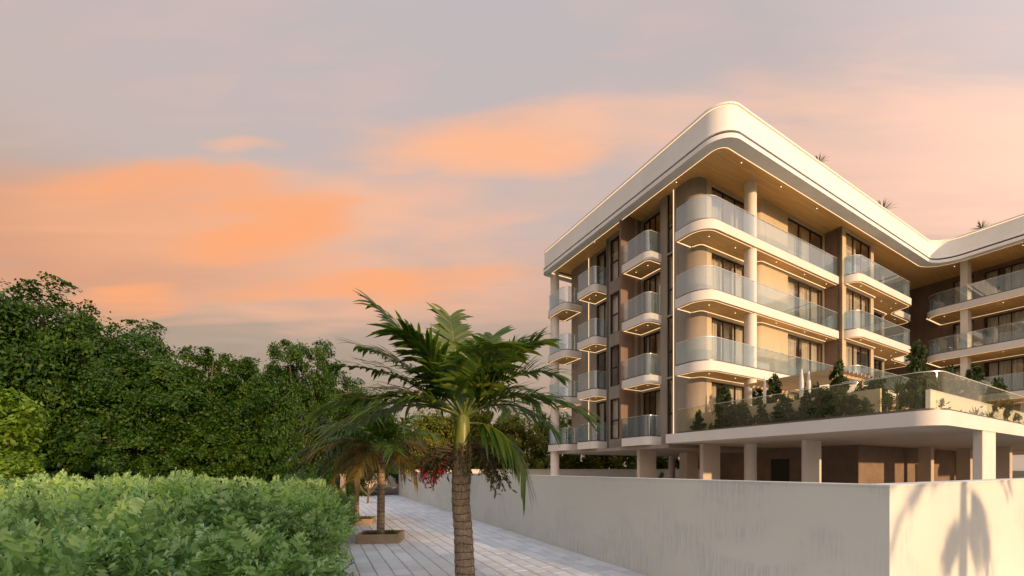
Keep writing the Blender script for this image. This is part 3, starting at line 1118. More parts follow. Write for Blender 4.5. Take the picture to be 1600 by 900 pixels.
# rounded corner
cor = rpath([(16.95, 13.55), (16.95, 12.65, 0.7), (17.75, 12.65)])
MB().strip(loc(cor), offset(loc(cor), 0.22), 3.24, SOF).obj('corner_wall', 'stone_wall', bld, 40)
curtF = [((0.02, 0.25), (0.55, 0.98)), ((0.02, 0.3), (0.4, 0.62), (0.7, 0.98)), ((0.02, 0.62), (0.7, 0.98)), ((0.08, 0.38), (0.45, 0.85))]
glazed_wall((17.75, 12.65), (21.25, 12.65), 0.36, 3.42, 3, curt=curtF, mat='beige_sun_tone')
cor = rpath([(21.25, 12.65), (21.25, 12.18, 0.4), (21.9, 12.18)])
MB().strip(loc(cor), offset(loc(cor), 0.22), 3.24, SOF).obj('corner_wall', 'beige_sun_tone', bld, 40)
curtG = [((0.02, 0.3), (0.55, 0.75)), ((0.02, 0.36), (0.55, 0.98)), ((0.02, 0.34), (0.5, 0.98)), ((0.03, 0.36), (0.55, 0.72))]
glazed_wall((21.9, 12.18), (28.10, 12.18), 2.15, 6.05, 3, curt=curtG, mat='beige_sun_tone')
wall((28.10, 12.18), (28.10, 11.30), mat='dark_cladding', th=0.2)
curtH = [((0.02, 0.6),), ((0.02, 0.66),), ((0.02, 0.34), (0.38, 0.64), (0.68, 0.98)), ((0.02, 0.62),)]
glazed_wall((28.10, 11.295), (32.20, 11.295), 0.45, 3.70, 3, curt=curtH, mat='beige_sun_tone')
wall((32.20, 11.50), (32.20, 12.36), th=0.2)
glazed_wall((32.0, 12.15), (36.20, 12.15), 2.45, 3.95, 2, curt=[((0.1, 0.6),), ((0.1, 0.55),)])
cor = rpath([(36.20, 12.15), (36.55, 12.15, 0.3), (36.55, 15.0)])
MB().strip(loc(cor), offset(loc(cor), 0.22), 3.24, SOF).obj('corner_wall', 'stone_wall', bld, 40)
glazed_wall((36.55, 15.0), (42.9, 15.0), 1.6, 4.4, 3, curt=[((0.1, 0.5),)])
P, Q = (42.9, 15.0), (42.9, -0.4)
opsC = [(4.55, 5.6, 1), (6.10, 7.95, 3), (8.8, 11.6, 3), (12.2, 14.4, 3)]
allops = []
for lv in (1, 2, 3, 4):
    for (a, b, k) in opsC:
        allops.append((a, b, LV[lv] + 0.02, LV[lv] + 2.62))
wall(P, Q, allops, mat='dark_cladding')
for lv in (1, 2, 3, 4):
    for i, (a, b, k) in enumerate(opsC):
        window(P, Q, a, b, LV[lv] + 0.02, LV[lv] + 2.62, k, (), (((0.05, 0.95),), ((0.02, 0.33), (0.5, 0.98)), ((0.02, 0.6),), ((0.1, 0.9),))[(i + (lv if i else 0)) % 4])
wall((42.9 + 0.22, -0.4), (54, -0.4), mat='stone_wall')
wall((54, -0.4), (54, 22.9), mat='stone_wall')
# rooms: inner partitions seen through the windows
for (u0, u1, v0, v1) in ((21.2, 21.35, 16.5, 22.9), (21.35, 46.5, 16.5, 16.65), (46.5, 46.65, -0.2, 16.5), (17.7, 21.2, 18.2, 18.3), (23.2, 23.3, 12.45, 16.5), (28.15, 28.25, 12.42, 16.5), (33.4, 33.5, 12.42, 16.5)):
    for lv in (1, 2, 3, 4):
        zt = (LV[lv] + 3.2 - ST + 0.02) if lv < 4 else SOF
        MB().box(u0 - BU, u1 - BU, v0 - BV, v1 - BV, LV[lv] - 0.03, zt).obj('inner_wall', 'interior', bld)

# --- columns
def rcol(u, v, r, z0, z1, mat='column_white'):
    MB().tube([(u - BU, v - BV, z0), (u - BU, v - BV, z1)], r, 40).obj('column', mat, bld, 40)


def bcol(u0, u1, v0, v1, z0, z1, mat='column_beige'):
    b_ = 0.02
    poly = [(u0 + b_, v0), (u1 - b_, v0), (u1, v0 + b_), (u1, v1 - b_), (u1 - b_, v1), (u0 + b_, v1), (u0, v1 - b_), (u0, v0 + b_)]
    MB().prism(loc(poly), z0, z1).obj('column', mat, bld)


rcol(19.9, 11.80, 0.275, -0.05, SOF)
rcol(16.42, 23.75, 0.31, -0.05, SOF)
bcol(40.12, 40.95, 9.07, 9.42, -0.05, SOF, 'column_white')
bcol(40.12, 40.95, 1.6, 1.95, -0.05, SOF, 'column_white')
UB = LV[1] - ST + 0.02
bcol(19.77, 21.16, 4.125, 4.36, -0.05, UB, 'column_white')
bcol(29.5, 30.9, 4.125, 4.36, -0.05, UB, 'column_white')
bcol(19.35, 20.60, 9.05, 9.26, -0.05, UB, 'column_white')
bcol(17.75, 19.10, 12.85, 13.06, -0.05, UB)
bcol(16.95, 18.30, 16.25, 16.45, -0.05, LV[1] - ST - 0.15)
rcol(27.0, 22.4, 0.25, -0.05, UB, 'column_beige')
bcol(31.5, 31.92, 8.5, 9.05, -0.05, UB)
bcol(35.5, 35.95, 7.9, 8.5, -0.05, UB)
bcol(34.4, 34.85, 6.2, 6.8, -0.05, UB)
bcol(22.3, 23.4, 17.3, 17.9, -0.05, UB)
# parking level core
core = [(25.6, 9.6), (52, 9.6), (52, 18.5), (25.6, 18.5)]
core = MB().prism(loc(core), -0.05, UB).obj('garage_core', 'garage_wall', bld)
MB().box(25.56 - BU, 25.598 - BU, 12.9 - BV, 13.9 - BV, 0, 2.6).obj('service_door', 'groove_dark', core)
MB().box(33.0 - BU, 33.9 - BU, 9.56 - BV, 9.598 - BV, 0, 2.3).obj('service_door', 'frame_metal', core)
struct(MB().prism([B2W(7.5, 29.5)[:2], B2W(7.5, 1.2)[:2], B2W(40, 1.2)[:2], B2W(56, -4)[:2], B2W(56, 29.5)[:2]], -0.05, 0.02).obj('forecourt', 'concrete'))


# ------------------------------------------------------------------ vegetation generators
def rand_unit(n, rng):
    v = rng.normal(size=(n, 3))
    return v / np.linalg.norm(v, axis=1, keepdims=True)


def leaf_quads(P, N, size, rng, aspect=0.5, flat=0.6):
    """rhombic leaves at P; N are preferred normals"""
    n = len(P)
    nn = N * flat + rand_unit(n, rng) * (1 - flat) * 1.4
    nn /= np.linalg.norm(nn, axis=1, keepdims=True) + 1e-9
    t = rand_unit(n, rng)
    t -= (t * nn).sum(1, keepdims=True) * nn
    t /= np.linalg.norm(t, axis=1, keepdims=True) + 1e-9
    b = np.cross(nn, t)
    s = (size * rng.uniform(0.6, 1.35, n))[:, None]
    return np.stack([P - t * s, P + b * s * aspect - nn * s * 0.12, P + t * s, P - b * s * aspect - nn * s * 0.12], axis=1)


def crown_mesh(name, blobs, nleaf, size, seed, mat, squash_noise=0.10, clump=130, spread=0.24):
    """leaves through the shells of overlapping blobs (cx, cy, cz, rx, ry, rz)"""
    rng = np.random.default_rng(seed)
    w = np.array([b[3] * b[4] + b[4] * b[5] + b[3] * b[5] for b in blobs])
    cnt = (nleaf * w / w.sum()).astype(int)
    Ps, Ns = [], []
    for b, k in zip(blobs, cnt):
        # sub-clumps on each blob make lobes and gaps
        m_ = max(10, k // clump)
        cd = rand_unit(m_, rng)
        which = rng.integers(0, m_, k)
        d = cd[which] + rng.normal(size=(k, 3)) * spread
        d /= np.linalg.norm(d, axis=1, keepdims=True)
        lob = rng.uniform(1 - squash_noise, 1 + squash_noise, m_)
        lob = (lob + (rng.random(m_) < 0.06) * rng.uniform(0.05, 0.2, m_))[which]
        rad = lob * (1 - 0.55 * rng.random(k) ** 2.2)
        p = np.array(b[:3]) + d * np.array(b[3:]) * rad[:, None]
        Ps.append(p)
        nrm = d / np.array(b[3:])
        nrm /= np.linalg.norm(nrm, axis=1, keepdims=True)
        nrm[:, 2] += 0.35
        Ns.append(nrm)
    P = np.concatenate(Ps)
    N = np.concatenate(Ns)
    # drop leaves buried deep inside other blobs
    keep = np.ones(len(P), bool)
    for b in blobs:
        q = ((P - np.array(b[:3])) / np.array(b[3:]))
        keep &= (q * q).sum(1) > 0.14
    return quads_mesh(name, leaf_quads(P[keep], N[keep], np.full(keep.sum(), size), rng), mat)


def trunk_mesh(name, blobs, h0, r0, seed, mat='stem_brown'):
    rng = random.Random(seed)
    mb = MB()
    top = Vector((rng.uniform(-.2, .2), rng.uniform(-.2, .2), h0))
    mb.tube([(0, 0, -0.1), (top.x * 0.3, top.y * 0.2, h0 * 0.5), top], [r0 * 1.25, r0, r0 * 0.85], 9)
    for b in blobs:
        c = Vector(b[:3])
        mid = top.lerp(c, 0.5) + Vector((rng.uniform(-.3, .3), rng.uniform(-.3, .3), -0.1))
        mb.tube([top - Vector((0, 0, 0.2)), mid, c + Vector((0, 0, b[5] * 0.4))], [r0 * 0.6, r0 * 0.38, r0 * 0.12], 6)
    return mb.mesh(name, [mat], 60)


def blob_set(seed, R, H, base, n):
    rng = random.Random(seed)
    res = [(0, 0, base + H * 0.5, R * 0.8, R * 0.8, H * 0.48)]
    for i in range(n):
        a = 2 * pi * i / n + rng.uniform(-0.4, 0.4)
        f = rng.uniform(0.12, 0.92)
        rr = R * (0.62 if f < 0.6 else 0.42) * rng.uniform(0.85, 1.15)
        s = R * rng.uniform(0.34, 0.5)
        res.append((cos(a) * rr, sin(a) * rr, base + H * f, s, s, s * rng.uniform(0.7, 0.95)))
    return res


TV = []
for i in range(4):
    bl = blob_set(11 + i, 4.2, 9.0, 0.1, 20)
    TV.append((crown_mesh('crown', bl, 75000, 0.10, 31 + i, 'leaf_tree', 0.20, 150, 0.125), trunk_mesh('trunk', bl, 2.2, 0.24, 51 + i)))
BV_ = []
for i in range(2):
    bl = blob_set(71 + i, 3.0, 5.6, 0.5, 10)
    BV_.append((crown_mesh('crown', bl, 26000, 0.12, 81 + i, 'leaf_gold', 0.2, 150, 0.14), trunk_mesh('trunk', bl, 1.4, 0.16, 91 + i)))


def tree(var, x, y, h, w, rz, name='broadleaf_tree', base_h=9.3):
    t = empty(name, (x, y, 0), rz, (w, w, h / base_h))
    link('crown', var[0], t)
    link('trunk', var[1], t)
    return t


# dark wood at the left: separate trees, falling from left to right
left_trees = [
    (-36.5, 24.5, 13.8, 1.15, 'tall dark green tree cut by the left picture edge'),
    (-31.8, 25.5, 13.5, 1.15, 'tallest dark green tree fully in view, above the bright small tree'),
    (-29.0, 28.0, 13.0, 1.10, 'broad dark green tree just right of the tallest tree of the wood'),
    (-25.6, 28.0, 11.0, 1.05, 'dark green tree halfway down the sloping outline of the wood'),
    (-22.3, 28.5, 9.9, 1.0, 'dark green tree at the foot of the sloping outline of the wood'),
    (-19.4, 30.0, 9.3, 0.95, 'lower dark green tree left of the dip in the wood'),
    (-16.8, 29.5, 8.8, 0.90, 'lowest dark green tree, in the dip of the wood'),
    (-14.9, 32.0, 9.2, 0.85, 'low dark tree right of the dip in the wood'),
    (-14.3, 27.0, 9.9, 0.68, 'separate rounded tree standing out at the right end of the wood'),
    (-11.8, 31.5, 8.8, 0.80, 'dark tree directly behind the second palm'),
]
for i, (x, y, h, w, lab) in enumerate(left_trees):
    tag(tree(TV[i % 4], x, y, h, w, i * 1.3), lab, 'tree', 'dark trees of the wood on the left')
# bright small tree at the left edge
bl = blob_set(5, 1.9, 4.4, 0.6, 8)
bt = empty('broadleaf_tree', (-17.3, 12.8, 0), 0.4)
link('crown', crown_mesh('crown', bl, 16000, 0.085, 5, 'leaf_tree_bright'), bt)
link('trunk', trunk_mesh('trunk', bl, 1.2, 0.12, 5), bt)
tag(bt, 'small bright yellow-green tree cut by the left picture edge', 'tree')
# trees behind the compound wall
back_trees = [
    (-8.2, 37.0, 7.6, 1.0, 'golden green tree behind the wall end, left of the large palm trunk'),
    (-4.0, 38.5, 8.4, 1.1, 'golden green tree right behind the crown of the large palm'),
    (0.6, 38.0, 7.4, 1.1, 'golden green tree in the gap between large palm and building'),
    (4.8, 40.5, 7.8, 1.1, 'golden green tree behind the far corner column of the building'),
    (9.5, 42.0, 7.2, 1.1, 'golden green tree seen under the building behind the first square column'),
    (15.0, 45.0, 7.2, 1.15, 'golden green tree seen under the building beyond the thin round column'),
    (21.0, 48.0, 7.2, 1.15, 'golden green tree seen under the building right of the broad column'),
]
for i, (x, y, h, w, lab) in enumerate(back_trees):
    tag(tree(BV_[i % 2], x, y, h, w, i * 1.7, base_h=6.2), lab, 'tree', 'golden trees behind the compound wall')


# ---- feathery foreground shrubs
def shrub_mesh(seed, R, H, nspray, mat):
    rng = np.random.default_rng(seed)
    lobes = rand_unit(9, rng)
    lobes[:, 2] = np.abs(lobes[:, 2]) * 0.9 + 0.05
    lobes *= np.array([R * 0.74, R * 0.74, H * 0.62])
    quads = []
    mb = MB()
    for k in range(nspray):
        lb = lobes[rng.integers(0, 9)]
        d = rand_unit(1, rng)[0]
        d[2] = abs(d[2]) * 0.8 + 0.15 if rng.random() < 0.8 else d[2]
        p = lb + d * np.array([R * 0.27, R * 0.27, H * 0.34]) * rng.uniform(0.4, 1.1)
        p[2] = max(0.08, p[2] + H * 0.12 + (0.16 if rng.random() < 0.08 else 0.0))
        axis = d + np.array([0, 0, 0.55]) + rng.normal(size=3) * 0.25
        axis /= np.linalg.norm(axis)
        side = np.cross(axis, rand_unit(1, rng)[0])
        side /= np.linalg.norm(side) + 1e-9
        nrm = np.cross(side, axis)
        ln = rng.uniform(0.16, 0.42)
        npair = 8
        for i in range(npair):
            t = (i + 0.5) / npair
            c = p + axis * ln * t - np.array([0, 0, 1]) * ln * 0.25 * t * t
            lw = ln * 0.42 * (1 - 0.65 * t) + 0.012
            for sg in (-1, 1):
                dd = side * sg * 0.85 + axis * 0.5 + nrm * rng.uniform(-0.1, 0.35)
                dd /= np.linalg.norm(dd)
                bb = np.cross(nrm, dd)
                tip = c + dd * lw
                mid = c + dd * lw * 0.5
                wv = bb * lw * 0.22
                quads.append([c, mid + wv, tip, mid - wv])
        tip = p + axis * ln * 1.1 - np.array([0, 0, 1]) * ln * 0.25
        quads.append([p + axis * ln * 0.75, p + axis * ln * 0.95 + side * 0.018, tip, p + axis * ln * 0.95 - side * 0.018])
    me = quads_mesh('foliage', np.array(quads), mat)
    rg = random.Random(seed)
    for lb in lobes:
        e = Vector(lb) + Vector((0, 0, H * 0.15))
        mb.tube([(0, 0, -0.05), e * 0.45 + Vector((rg.uniform(-.1, .1), rg.uniform(-.1, .1), 0)), e], [0.028, 0.018, 0.005], 5)
    return me, mb.mesh('stems', ['stem_brown'], 60)


SV = [shrub_mesh(200 + i, 1.3, 1.45, 1000, 'leaf_shrub') for i in range(4)]
rs = random.Random(4)
hedge = []
yrow = 4.1
ri = 0
while yrow < 17:
    xr = -0.43 * yrow - 0.05
    x = xr - 1.0 - (ri % 2) * 0.45
    xmin = -1.36 * yrow - 1.2
    while x > xmin:
        hedge.append((x + rs.uniform(-.15, .15), yrow + rs.uniform(-.2, .2), ri if x > xr - 1.5 else -1))
        x -= rs.uniform(1.45, 1.9)
    yrow += 1.7
    ri += 1
ORD = ['nearest', 'second', 'third', 'fourth', 'fifth', 'sixth', 'seventh', 'eighth', 'ninth', 'tenth', 'eleventh', 'twelfth']
for i, (x, y, row) in enumerate(hedge):
    hgt = rs.uniform(0.72, 1.16)
    t = empty('feathery_shrub', (x, y, 0), rs.uniform(0, 6.3), (1.0, 1.0, hgt))
    link('foliage', SV[i % 4][0], t)
    link('stems', SV[i % 4][1], t)
    lab = 'pale green feathery shrub in the dense planting, away from the path edge'
    if row >= 0:
        lab = 'pale green feathery shrub right at the path edge, ' + ORD[row] + (' to the viewer' if row == 0 else ' from the viewer')
    tag(t, lab, 'shrub', 'feathery shrubs left of the path')


# ---- palms
def frond_geo(P0, P1, P2, nl, ll, seed, fold=0.35, width=0.024, roll=0.0, droop=0.3, fan=0.75):
    """leaf ribbons + midrib of one frond along a quadratic curve"""
    rng = np.random.default_rng(seed)
    P0, P1, P2 = (np.array(p, float) for p in (P0, P1, P2))

    def C(t):
        return (1 - t) ** 2 * P0 + 2 * t * (1 - t) * P1 + t * t * P2

    def D(t):
        d = 2 * (1 - t) * (P1 - P0) + 2 * t * (P2 - P1)
        return d / (np.linalg.norm(d) + 1e-9)
    S = []
    K = 5
    for sg in (-1, 1):
        for i in range(nl):
            t = 0.16 + 0.84 * ((i + rng.uniform(-0.3, 0.3)) / (nl - 1))
            t = min(1.0, max(0.14, t))
            c, d = C(t), D(t)
            up = np.array([0, 0, 1.0])
            side = np.cross(d, up)
            if np.linalg.norm(side) < 0.15:
                side = np.cross(d, np.array([0.3, 1, 0]))
            side /= np.linalg.norm(side)
            nrm = np.cross(side, d)
            cr_, sr_ = cos(roll), sin(roll)
            side, nrm = side * cr_ + nrm * sr_, nrm * cr_ - side * sr_
            prof = (0.45 + 0.55 * sin(pi * min(1, t * 1.15) ** 0.8)) if t < 0.87 else 0.75 * (1.0 - (t - 0.87) * 2.2) + 0.1
            L = ll * prof * rng.uniform(0.85, 1.12)
            fw = 0.45 + 0.85 * t * fan + rng.uniform(-0.08, 0.08)
            dd = side * sg + d * fw + nrm * (fold + rng.uniform(-0.15, 0.15))
            dd /= np.linalg.norm(dd)
            wv = np.cross(dd, nrm + side * sg * 0.3)
            wv /= np.linalg.norm(wv)
            dr = droop * rng.uniform(0.5, 1.6)
            sec = []
            for k in range(K):
                q = k / (K - 1)
                pt = c + dd * L * q - np.array([0, 0, 1]) * L * dr * q * q
                w = width * (0.55 + 1.3 * q) * (1 - q) ** 0.6 * 1.15 + 0.0015
                sec.append([pt + wv * w, pt - wv * w])
            S.append(sec)
    rib = [C(t) for t in np.linspace(0, 1, 12)]
    return S, rib


def palm(name, loc_, fr, trunk_pts, trunk_r, shaft, mat_f, label, dry=(), sh_mat='crownshaft', nl=34, rib_r=0.016):
    root = empty(name, loc_)
    n = len(trunk_pts)
    # trunk with slight swellings at the leaf scars
    mb = MB()
    pts, rad = [], []
    M = 90
    for i in range(M + 1):
        t = i / M * (n - 1)
        k = min(int(t), n - 2)
        f = t - k
        p = Vector(trunk_pts[k]).lerp(Vector(trunk_pts[k + 1]), f)
        r = trunk_r[k] + (trunk_r[k + 1] - trunk_r[k]) * f
        pts.append(p)
        rad.append(r * (1 + 0.035 * sin(p.z * 2 * pi * 7.3 + sin(p.z * 5)) + random.uniform(-0.012, 0.012)))
    mb.tube(pts, rad, 28)
    mb.obj('trunk', 'palm_trunk', root, 60)
    if shaft:
        a, b, r0, r1 = shaft
        sp = [Vector(a).lerp(Vector(b), q) for q in (0, 0.12, 0.35, 0.7, 0.92, 1.0)]
        MB().tube(sp, [r0 * 0.96, r0 * 1.08, r0 * 1.0, (r0 + r1) / 2, r1, r1 * 0.5], 24).obj('crownshaft', sh_mat, root, 60)
    for i, f in enumerate(fr):
        S, rib = frond_geo(f[0], f[1], f[2], nl, f[3], 900 + i * 7 + int(loc_[0] * 10), **(f[4] if len(f) > 4 else {}))
        mt = 'leaf_palm_dry' if i in dry else mat_f
        o = link('frond', strips_mesh('frond', S, mt), root)
        MB().tube(rib, [rib_r * (1.25 - q) for q in np.linspace(0, 1, len(rib))], 6).obj('midrib', 'crownshaft', o, 60)
    tag(root, label, 'palm tree')
    return root


def fr(dx, dz, dyy, ll=0.55, lift=0.35, start=(0, 0, 2.80), bend=0.5, **kw):
    """frond from the crown to a tip offset (dx, depth, dz)"""
    s = Vector(start)
    tip = s + Vector((dx, dyy, dz))
    mid = s + Vector((dx * bend, dyy * bend, dz * bend + lift))
    return (tuple(s), tuple(mid), tuple(tip), ll, kw)


big = [
    fr(-1.22, 1.60, -0.30, 0.84, 0.30, fold=0.10, width=0.032, roll=0.25),
    fr(-0.28, 1.74, 0.45, 0.74, 0.25, fold=0.15, width=0.028),
    fr(0.96, 1.30, 0.25, 0.72, 0.45, fold=0.15, width=0.029),
    fr(0.42, 1.50, 0.7, 0.70, 0.3, fold=0.15, width=0.028),
    fr(1.42, 0.70, 0.05, 0.72, 0.52, fold=0.45, width=0.030),
    fr(1.78, 0.06, -0.25, 0.72, 0.58, fold=0.35, width=0.030),
    fr(0.88, -0.80, -0.25, 0.68, 0.60, bend=0.72, start=(0.08, 0, 2.72), droop=0.45, fold=-0.05, width=0.030),
    fr(-2.05, 0.84, 0.15, 0.76, 0.45, fold=0.40, width=0.030),
    fr(-2.22, 0.08, -0.15, 0.80, 0.58, fold=0.35, width=0.031),
    fr(-1.85, 0.40, 0.7, 0.72, 0.48, fold=0.4, width=0.028),
    fr(-0.72, 1.10, -0.75, 0.80, 0.40, fold=0.10, width=0.032),
    fr(0.50, 0.85, -0.95, 0.76, 0.5, fold=0.15, width=0.031),
    fr(1.22, 0.40, 0.9, 0.70, 0.55, width=0.028),
    fr(-0.55, 0.65, 1.5, 0.70, 0.6, width=0.028),
    fr(-1.65, -0.22, -0.7, 0.74, 0.60, fold=0.3, width=0.030),
    fr(1.12, 1.05, -0.45, 0.72, 0.40, fold=0.2, width=0.030),
    fr(-1.75, 1.22, 0.35, 0.72, 0.42, fold=0.25, width=0.029),
    fr(0.75, 0.30, 1.4, 0.68, 0.55),
    fr(1.45, -0.12, 0.35, 0.66, 0.58, fold=0.3),
    fr(-1.95, -0.10, 0.45, 0.70, 0.55, fold=0.35, width=0.028),
]
PX, PY = -0.76, 6.25
p1_ = palm('palm_tree', (PX, PY, 0), big,
           [(0.05, 0, -0.05), (0.02, 0, 0.5), (0.0, 0, 1.0), (-0.04, 0, 1.5), (-0.03, 0, 1.9), (-0.02, 0, 2.28)],
           [0.165, 0.155, 0.146, 0.142, 0.150, 0.135],
           ((-0.02, 0, 2.22), (-0.005, 0, 2.86), 0.125, 0.10), 'leaf_palm',
           'large palm with ringed trunk and green crownshaft in the foreground', dry=(), nl=38)
link('spear', MB().tube([(0, 0, 2.8), (0.0, -0.02, 3.15), (0.03, -0.03, 3.55)], [0.05, 0.03, 0.004], 8).mesh('spear', ['crownshaft'], 60), p1_)


def sprigs(root, n, centre, spread, length, mat, seed, leaf=0.045, name='fruit_stalks', down=0.8, side=None):
    rng = np.random.default_rng(seed)
    Q = []
    mb = MB()
    for i in range(n):
        a = rng.uniform(0, 2 * pi) if side is None else rng.uniform(*side)
        d = np.array([cos(a), sin(a), 0.15])
        L = length * rng.uniform(0.6, 1.2)
        s = np.array(centre) + d * 0.1 + np.array([0, 0, rng.uniform(-0.15, 0.1)])
        e = s + d * spread * rng.uniform(0.5, 1.1) + np.array([0, 0, -down * L])
        mid = (s + e) / 2 + np.array([0, 0, 0.16]) + d * 0.06
        mb.tube([tuple(s), tuple(mid), tuple(e)], [0.008, 0.006, 0.002], 4)
        for k in range(14):
            t = rng.uniform(0.2, 1.0)
            p = (1 - t) ** 2 * s + 2 * t * (1 - t) * mid + t * t * e
            ax = rand_unit(1, rng)[0]
            ax[2] -= 0.8
            ax /= np.linalg.norm(ax)
            b = np.cross(ax, rand_unit(1, rng)[0])
            b /= np.linalg.norm(b) + 1e-9
            l = leaf * rng.uniform(0.6, 1.4)
            Q.append([p, p + ax * l + b * l * 0.28, p + ax * l * 2, p + ax * l - b * l * 0.28])
    o = link(name, quads_mesh(name, np.array(Q), mat), root)
    o['kind'] = 'stuff'
    mb.obj('stalks', 'stem_brown', o)
    return o


sprigs(p1_, 60, (0, 0, 2.28), 0.42, 0.45, 'sprig_olive', 3, 0.045, 'dry_sheaths')
sprigs(p1_, 26, (0.05, -0.03, 2.25), 0.60, 0.70, 'sprig_olive', 6, 0.05, 'seed_stalks', side=(-0.9, 0.6))
sprigs(p1_, 26, (-0.05, -0.05, 2.2), 0.62, 0.40, 'leaf_palm_dark', 8, 0.06, 'side_sprigs', side=(2.4, 3.9))
sprigs(p1_, 22, (-0.10, -0.05, 2.08), 0.52, 0.40, 'fruit_red', 12, 0.042, 'red_fruit', side=(2.5, 3.8))


def small_palm(name, x, y, zt, tr, R, label, mat_f, seed, n=22, dry_share=0.35, orange=True, lean=0.0):
    rg = random.Random(seed)
    frs, dry = [], []
    for i in range(n):
        a = 2 * pi * i / n * 3.0 + rg.uniform(-0.3, 0.3)
        e = rg.uniform(-0.75, 0.75)
        L = R * rg.uniform(0.8, 1.1)
        frs.append(fr(cos(a) * L * cos(e * 0.8), sin(e) * L * 0.9, sin(a) * L * cos(e * 0.8), 0.42 * R, 0.28 * R, start=(lean, 0, zt), droop=0.55, width=0.021))
        if e < 0.0 and rg.random() < dry_share:
            dry.append(i)
    return palm(name, (x, y, 0), frs, [(0, 0, 0.0), (lean * 0.3, 0, zt * 0.5), (lean, 0, zt)], [tr * 1.05, tr, tr * 0.85], None, mat_f, label, dry, nl=26, rib_r=0.011)


p2 = small_palm('palm_tree', -3.58, 10.9, 2.55, 0.10, 1.5, 'smaller palm with golden and orange fronds in the raised square planter', 'leaf_palm', 21, 26, 0.9, True, 0.04)
p3 = small_palm('palm_tree', -5.65, 14.5, 2.75, 0.10, 2.05, 'shaggy dark palm behind the planter palm beside the shrubs', 'leaf_palm_dark', 33, 28, 0.15, False, 0.0)


# planters
def planter(x, y, w, d, h, rz, label):
    root = empty('planter', (x, y, 0.02), rz)
    o_ = rpath([(-w / 2, -d / 2, 0.04), (w / 2, -d / 2, 0.04), (w / 2, d / 2, 0.04), (-w / 2, d / 2, 0.04)], 4, True)
    i_ = offset(o_, 0.07, True)
    MB().strip(o_, i_, 0, h, 0, True).obj('rim', 'planter_stone', root, 40)
    MB().prism(offset(o_, 0.06, True), 0.0, h * 0.72).obj('soil', 'soil', root)
    rng = np.random.default_rng(int(w * 100))
    k = 220
    px = rng.uniform(-w / 2 + 0.09, w / 2 - 0.09, k)
    py = rng.uniform(-d / 2 + 0.09, d / 2 - 0.09, k)
    S = []
    for a, b in zip(px, py):
        dr = rng.uniform(-0.05, 0.05, 2)
        hh_ = rng.uniform(0.05, 0.13)
        w_ = 0.006
        c = np.array([a, b, h * 0.7])
        S.append([[c + [w_, 0, 0], c - [w_, 0, 0]], [c + [w_ + dr[0] * .5, dr[1] * .5, hh_ * .6], c + [-w_ + dr[0] * .5, dr[1] * .5, hh_ * .6]], [c + [dr[0] + .001, dr[1], hh_], c + [dr[0] - .001, dr[1], hh_]]])
    gr = link('grass_tufts', strips_mesh('grass_tufts', S, 'grass_blade'), root)
    gr['kind'] = 'stuff'
    tag(root, label, 'planter')
    return root


planter(-3.58, 10.95, 1.12, 0.85, 0.25, 0.10, 'brown raised square stone planter around the smaller palm')
planter(-5.65, 14.5, 1.25, 1.0, 0.22, 0.2, 'low brown stone planter half hidden behind the square planter')

# bare-branched small tree by the road
mb = MB()
rg = random.Random(9)
rootp = Vector((0, 0, 0))
mb.tube([(0, 0, 0), (0.05, 0, 0.5)], [0.06, 0.05], 7)
for i in range(7):
    a = rg.uniform(0, 6.28)
    e1 = Vector((cos(a) * 0.5, sin(a) * 0.5, 1.0 + rg.uniform(0, .25)))
    mb.tube([(0.05, 0, 0.48), e1 * 0.6 + Vector((0, 0, .12)), e1], [0.045, 0.035, 0.025], 6)
    for j in range(3):
        b = a + rg.uniform(-1, 1)
        e2 = e1 + Vector((cos(b) * 0.4, sin(b) * 0.4, rg.uniform(0.15, 0.5)))
        mb.tube([e1, e2], [0.025, 0.012], 5)
bt = empty('bare_tree', (-8.3, 23.0, 0))
link('branches', mb.mesh('branches', ['stem_brown'], 60), bt)
tag(bt, 'small bare-branched shrub in front of the peach wall at the path end', 'shrub')

# ------------------------------------------------------------------ terrace planting and furniture
def cone_blobs(h, r, seed):
    rg = random.Random(seed)
    res = []
    n = 7
    for i in range(n):
        f = i / (n - 1)
        rr = r * (1.0 - 0.72 * f) * (0.8 if i == 0 else 1.0)
        a = rg.uniform(0, 6.28)
        res.append((cos(a) * rr * 0.25, sin(a) * rr * 0.25, h * (0.10 + 0.82 * f), rr, rr, h * 0.14))
    return res


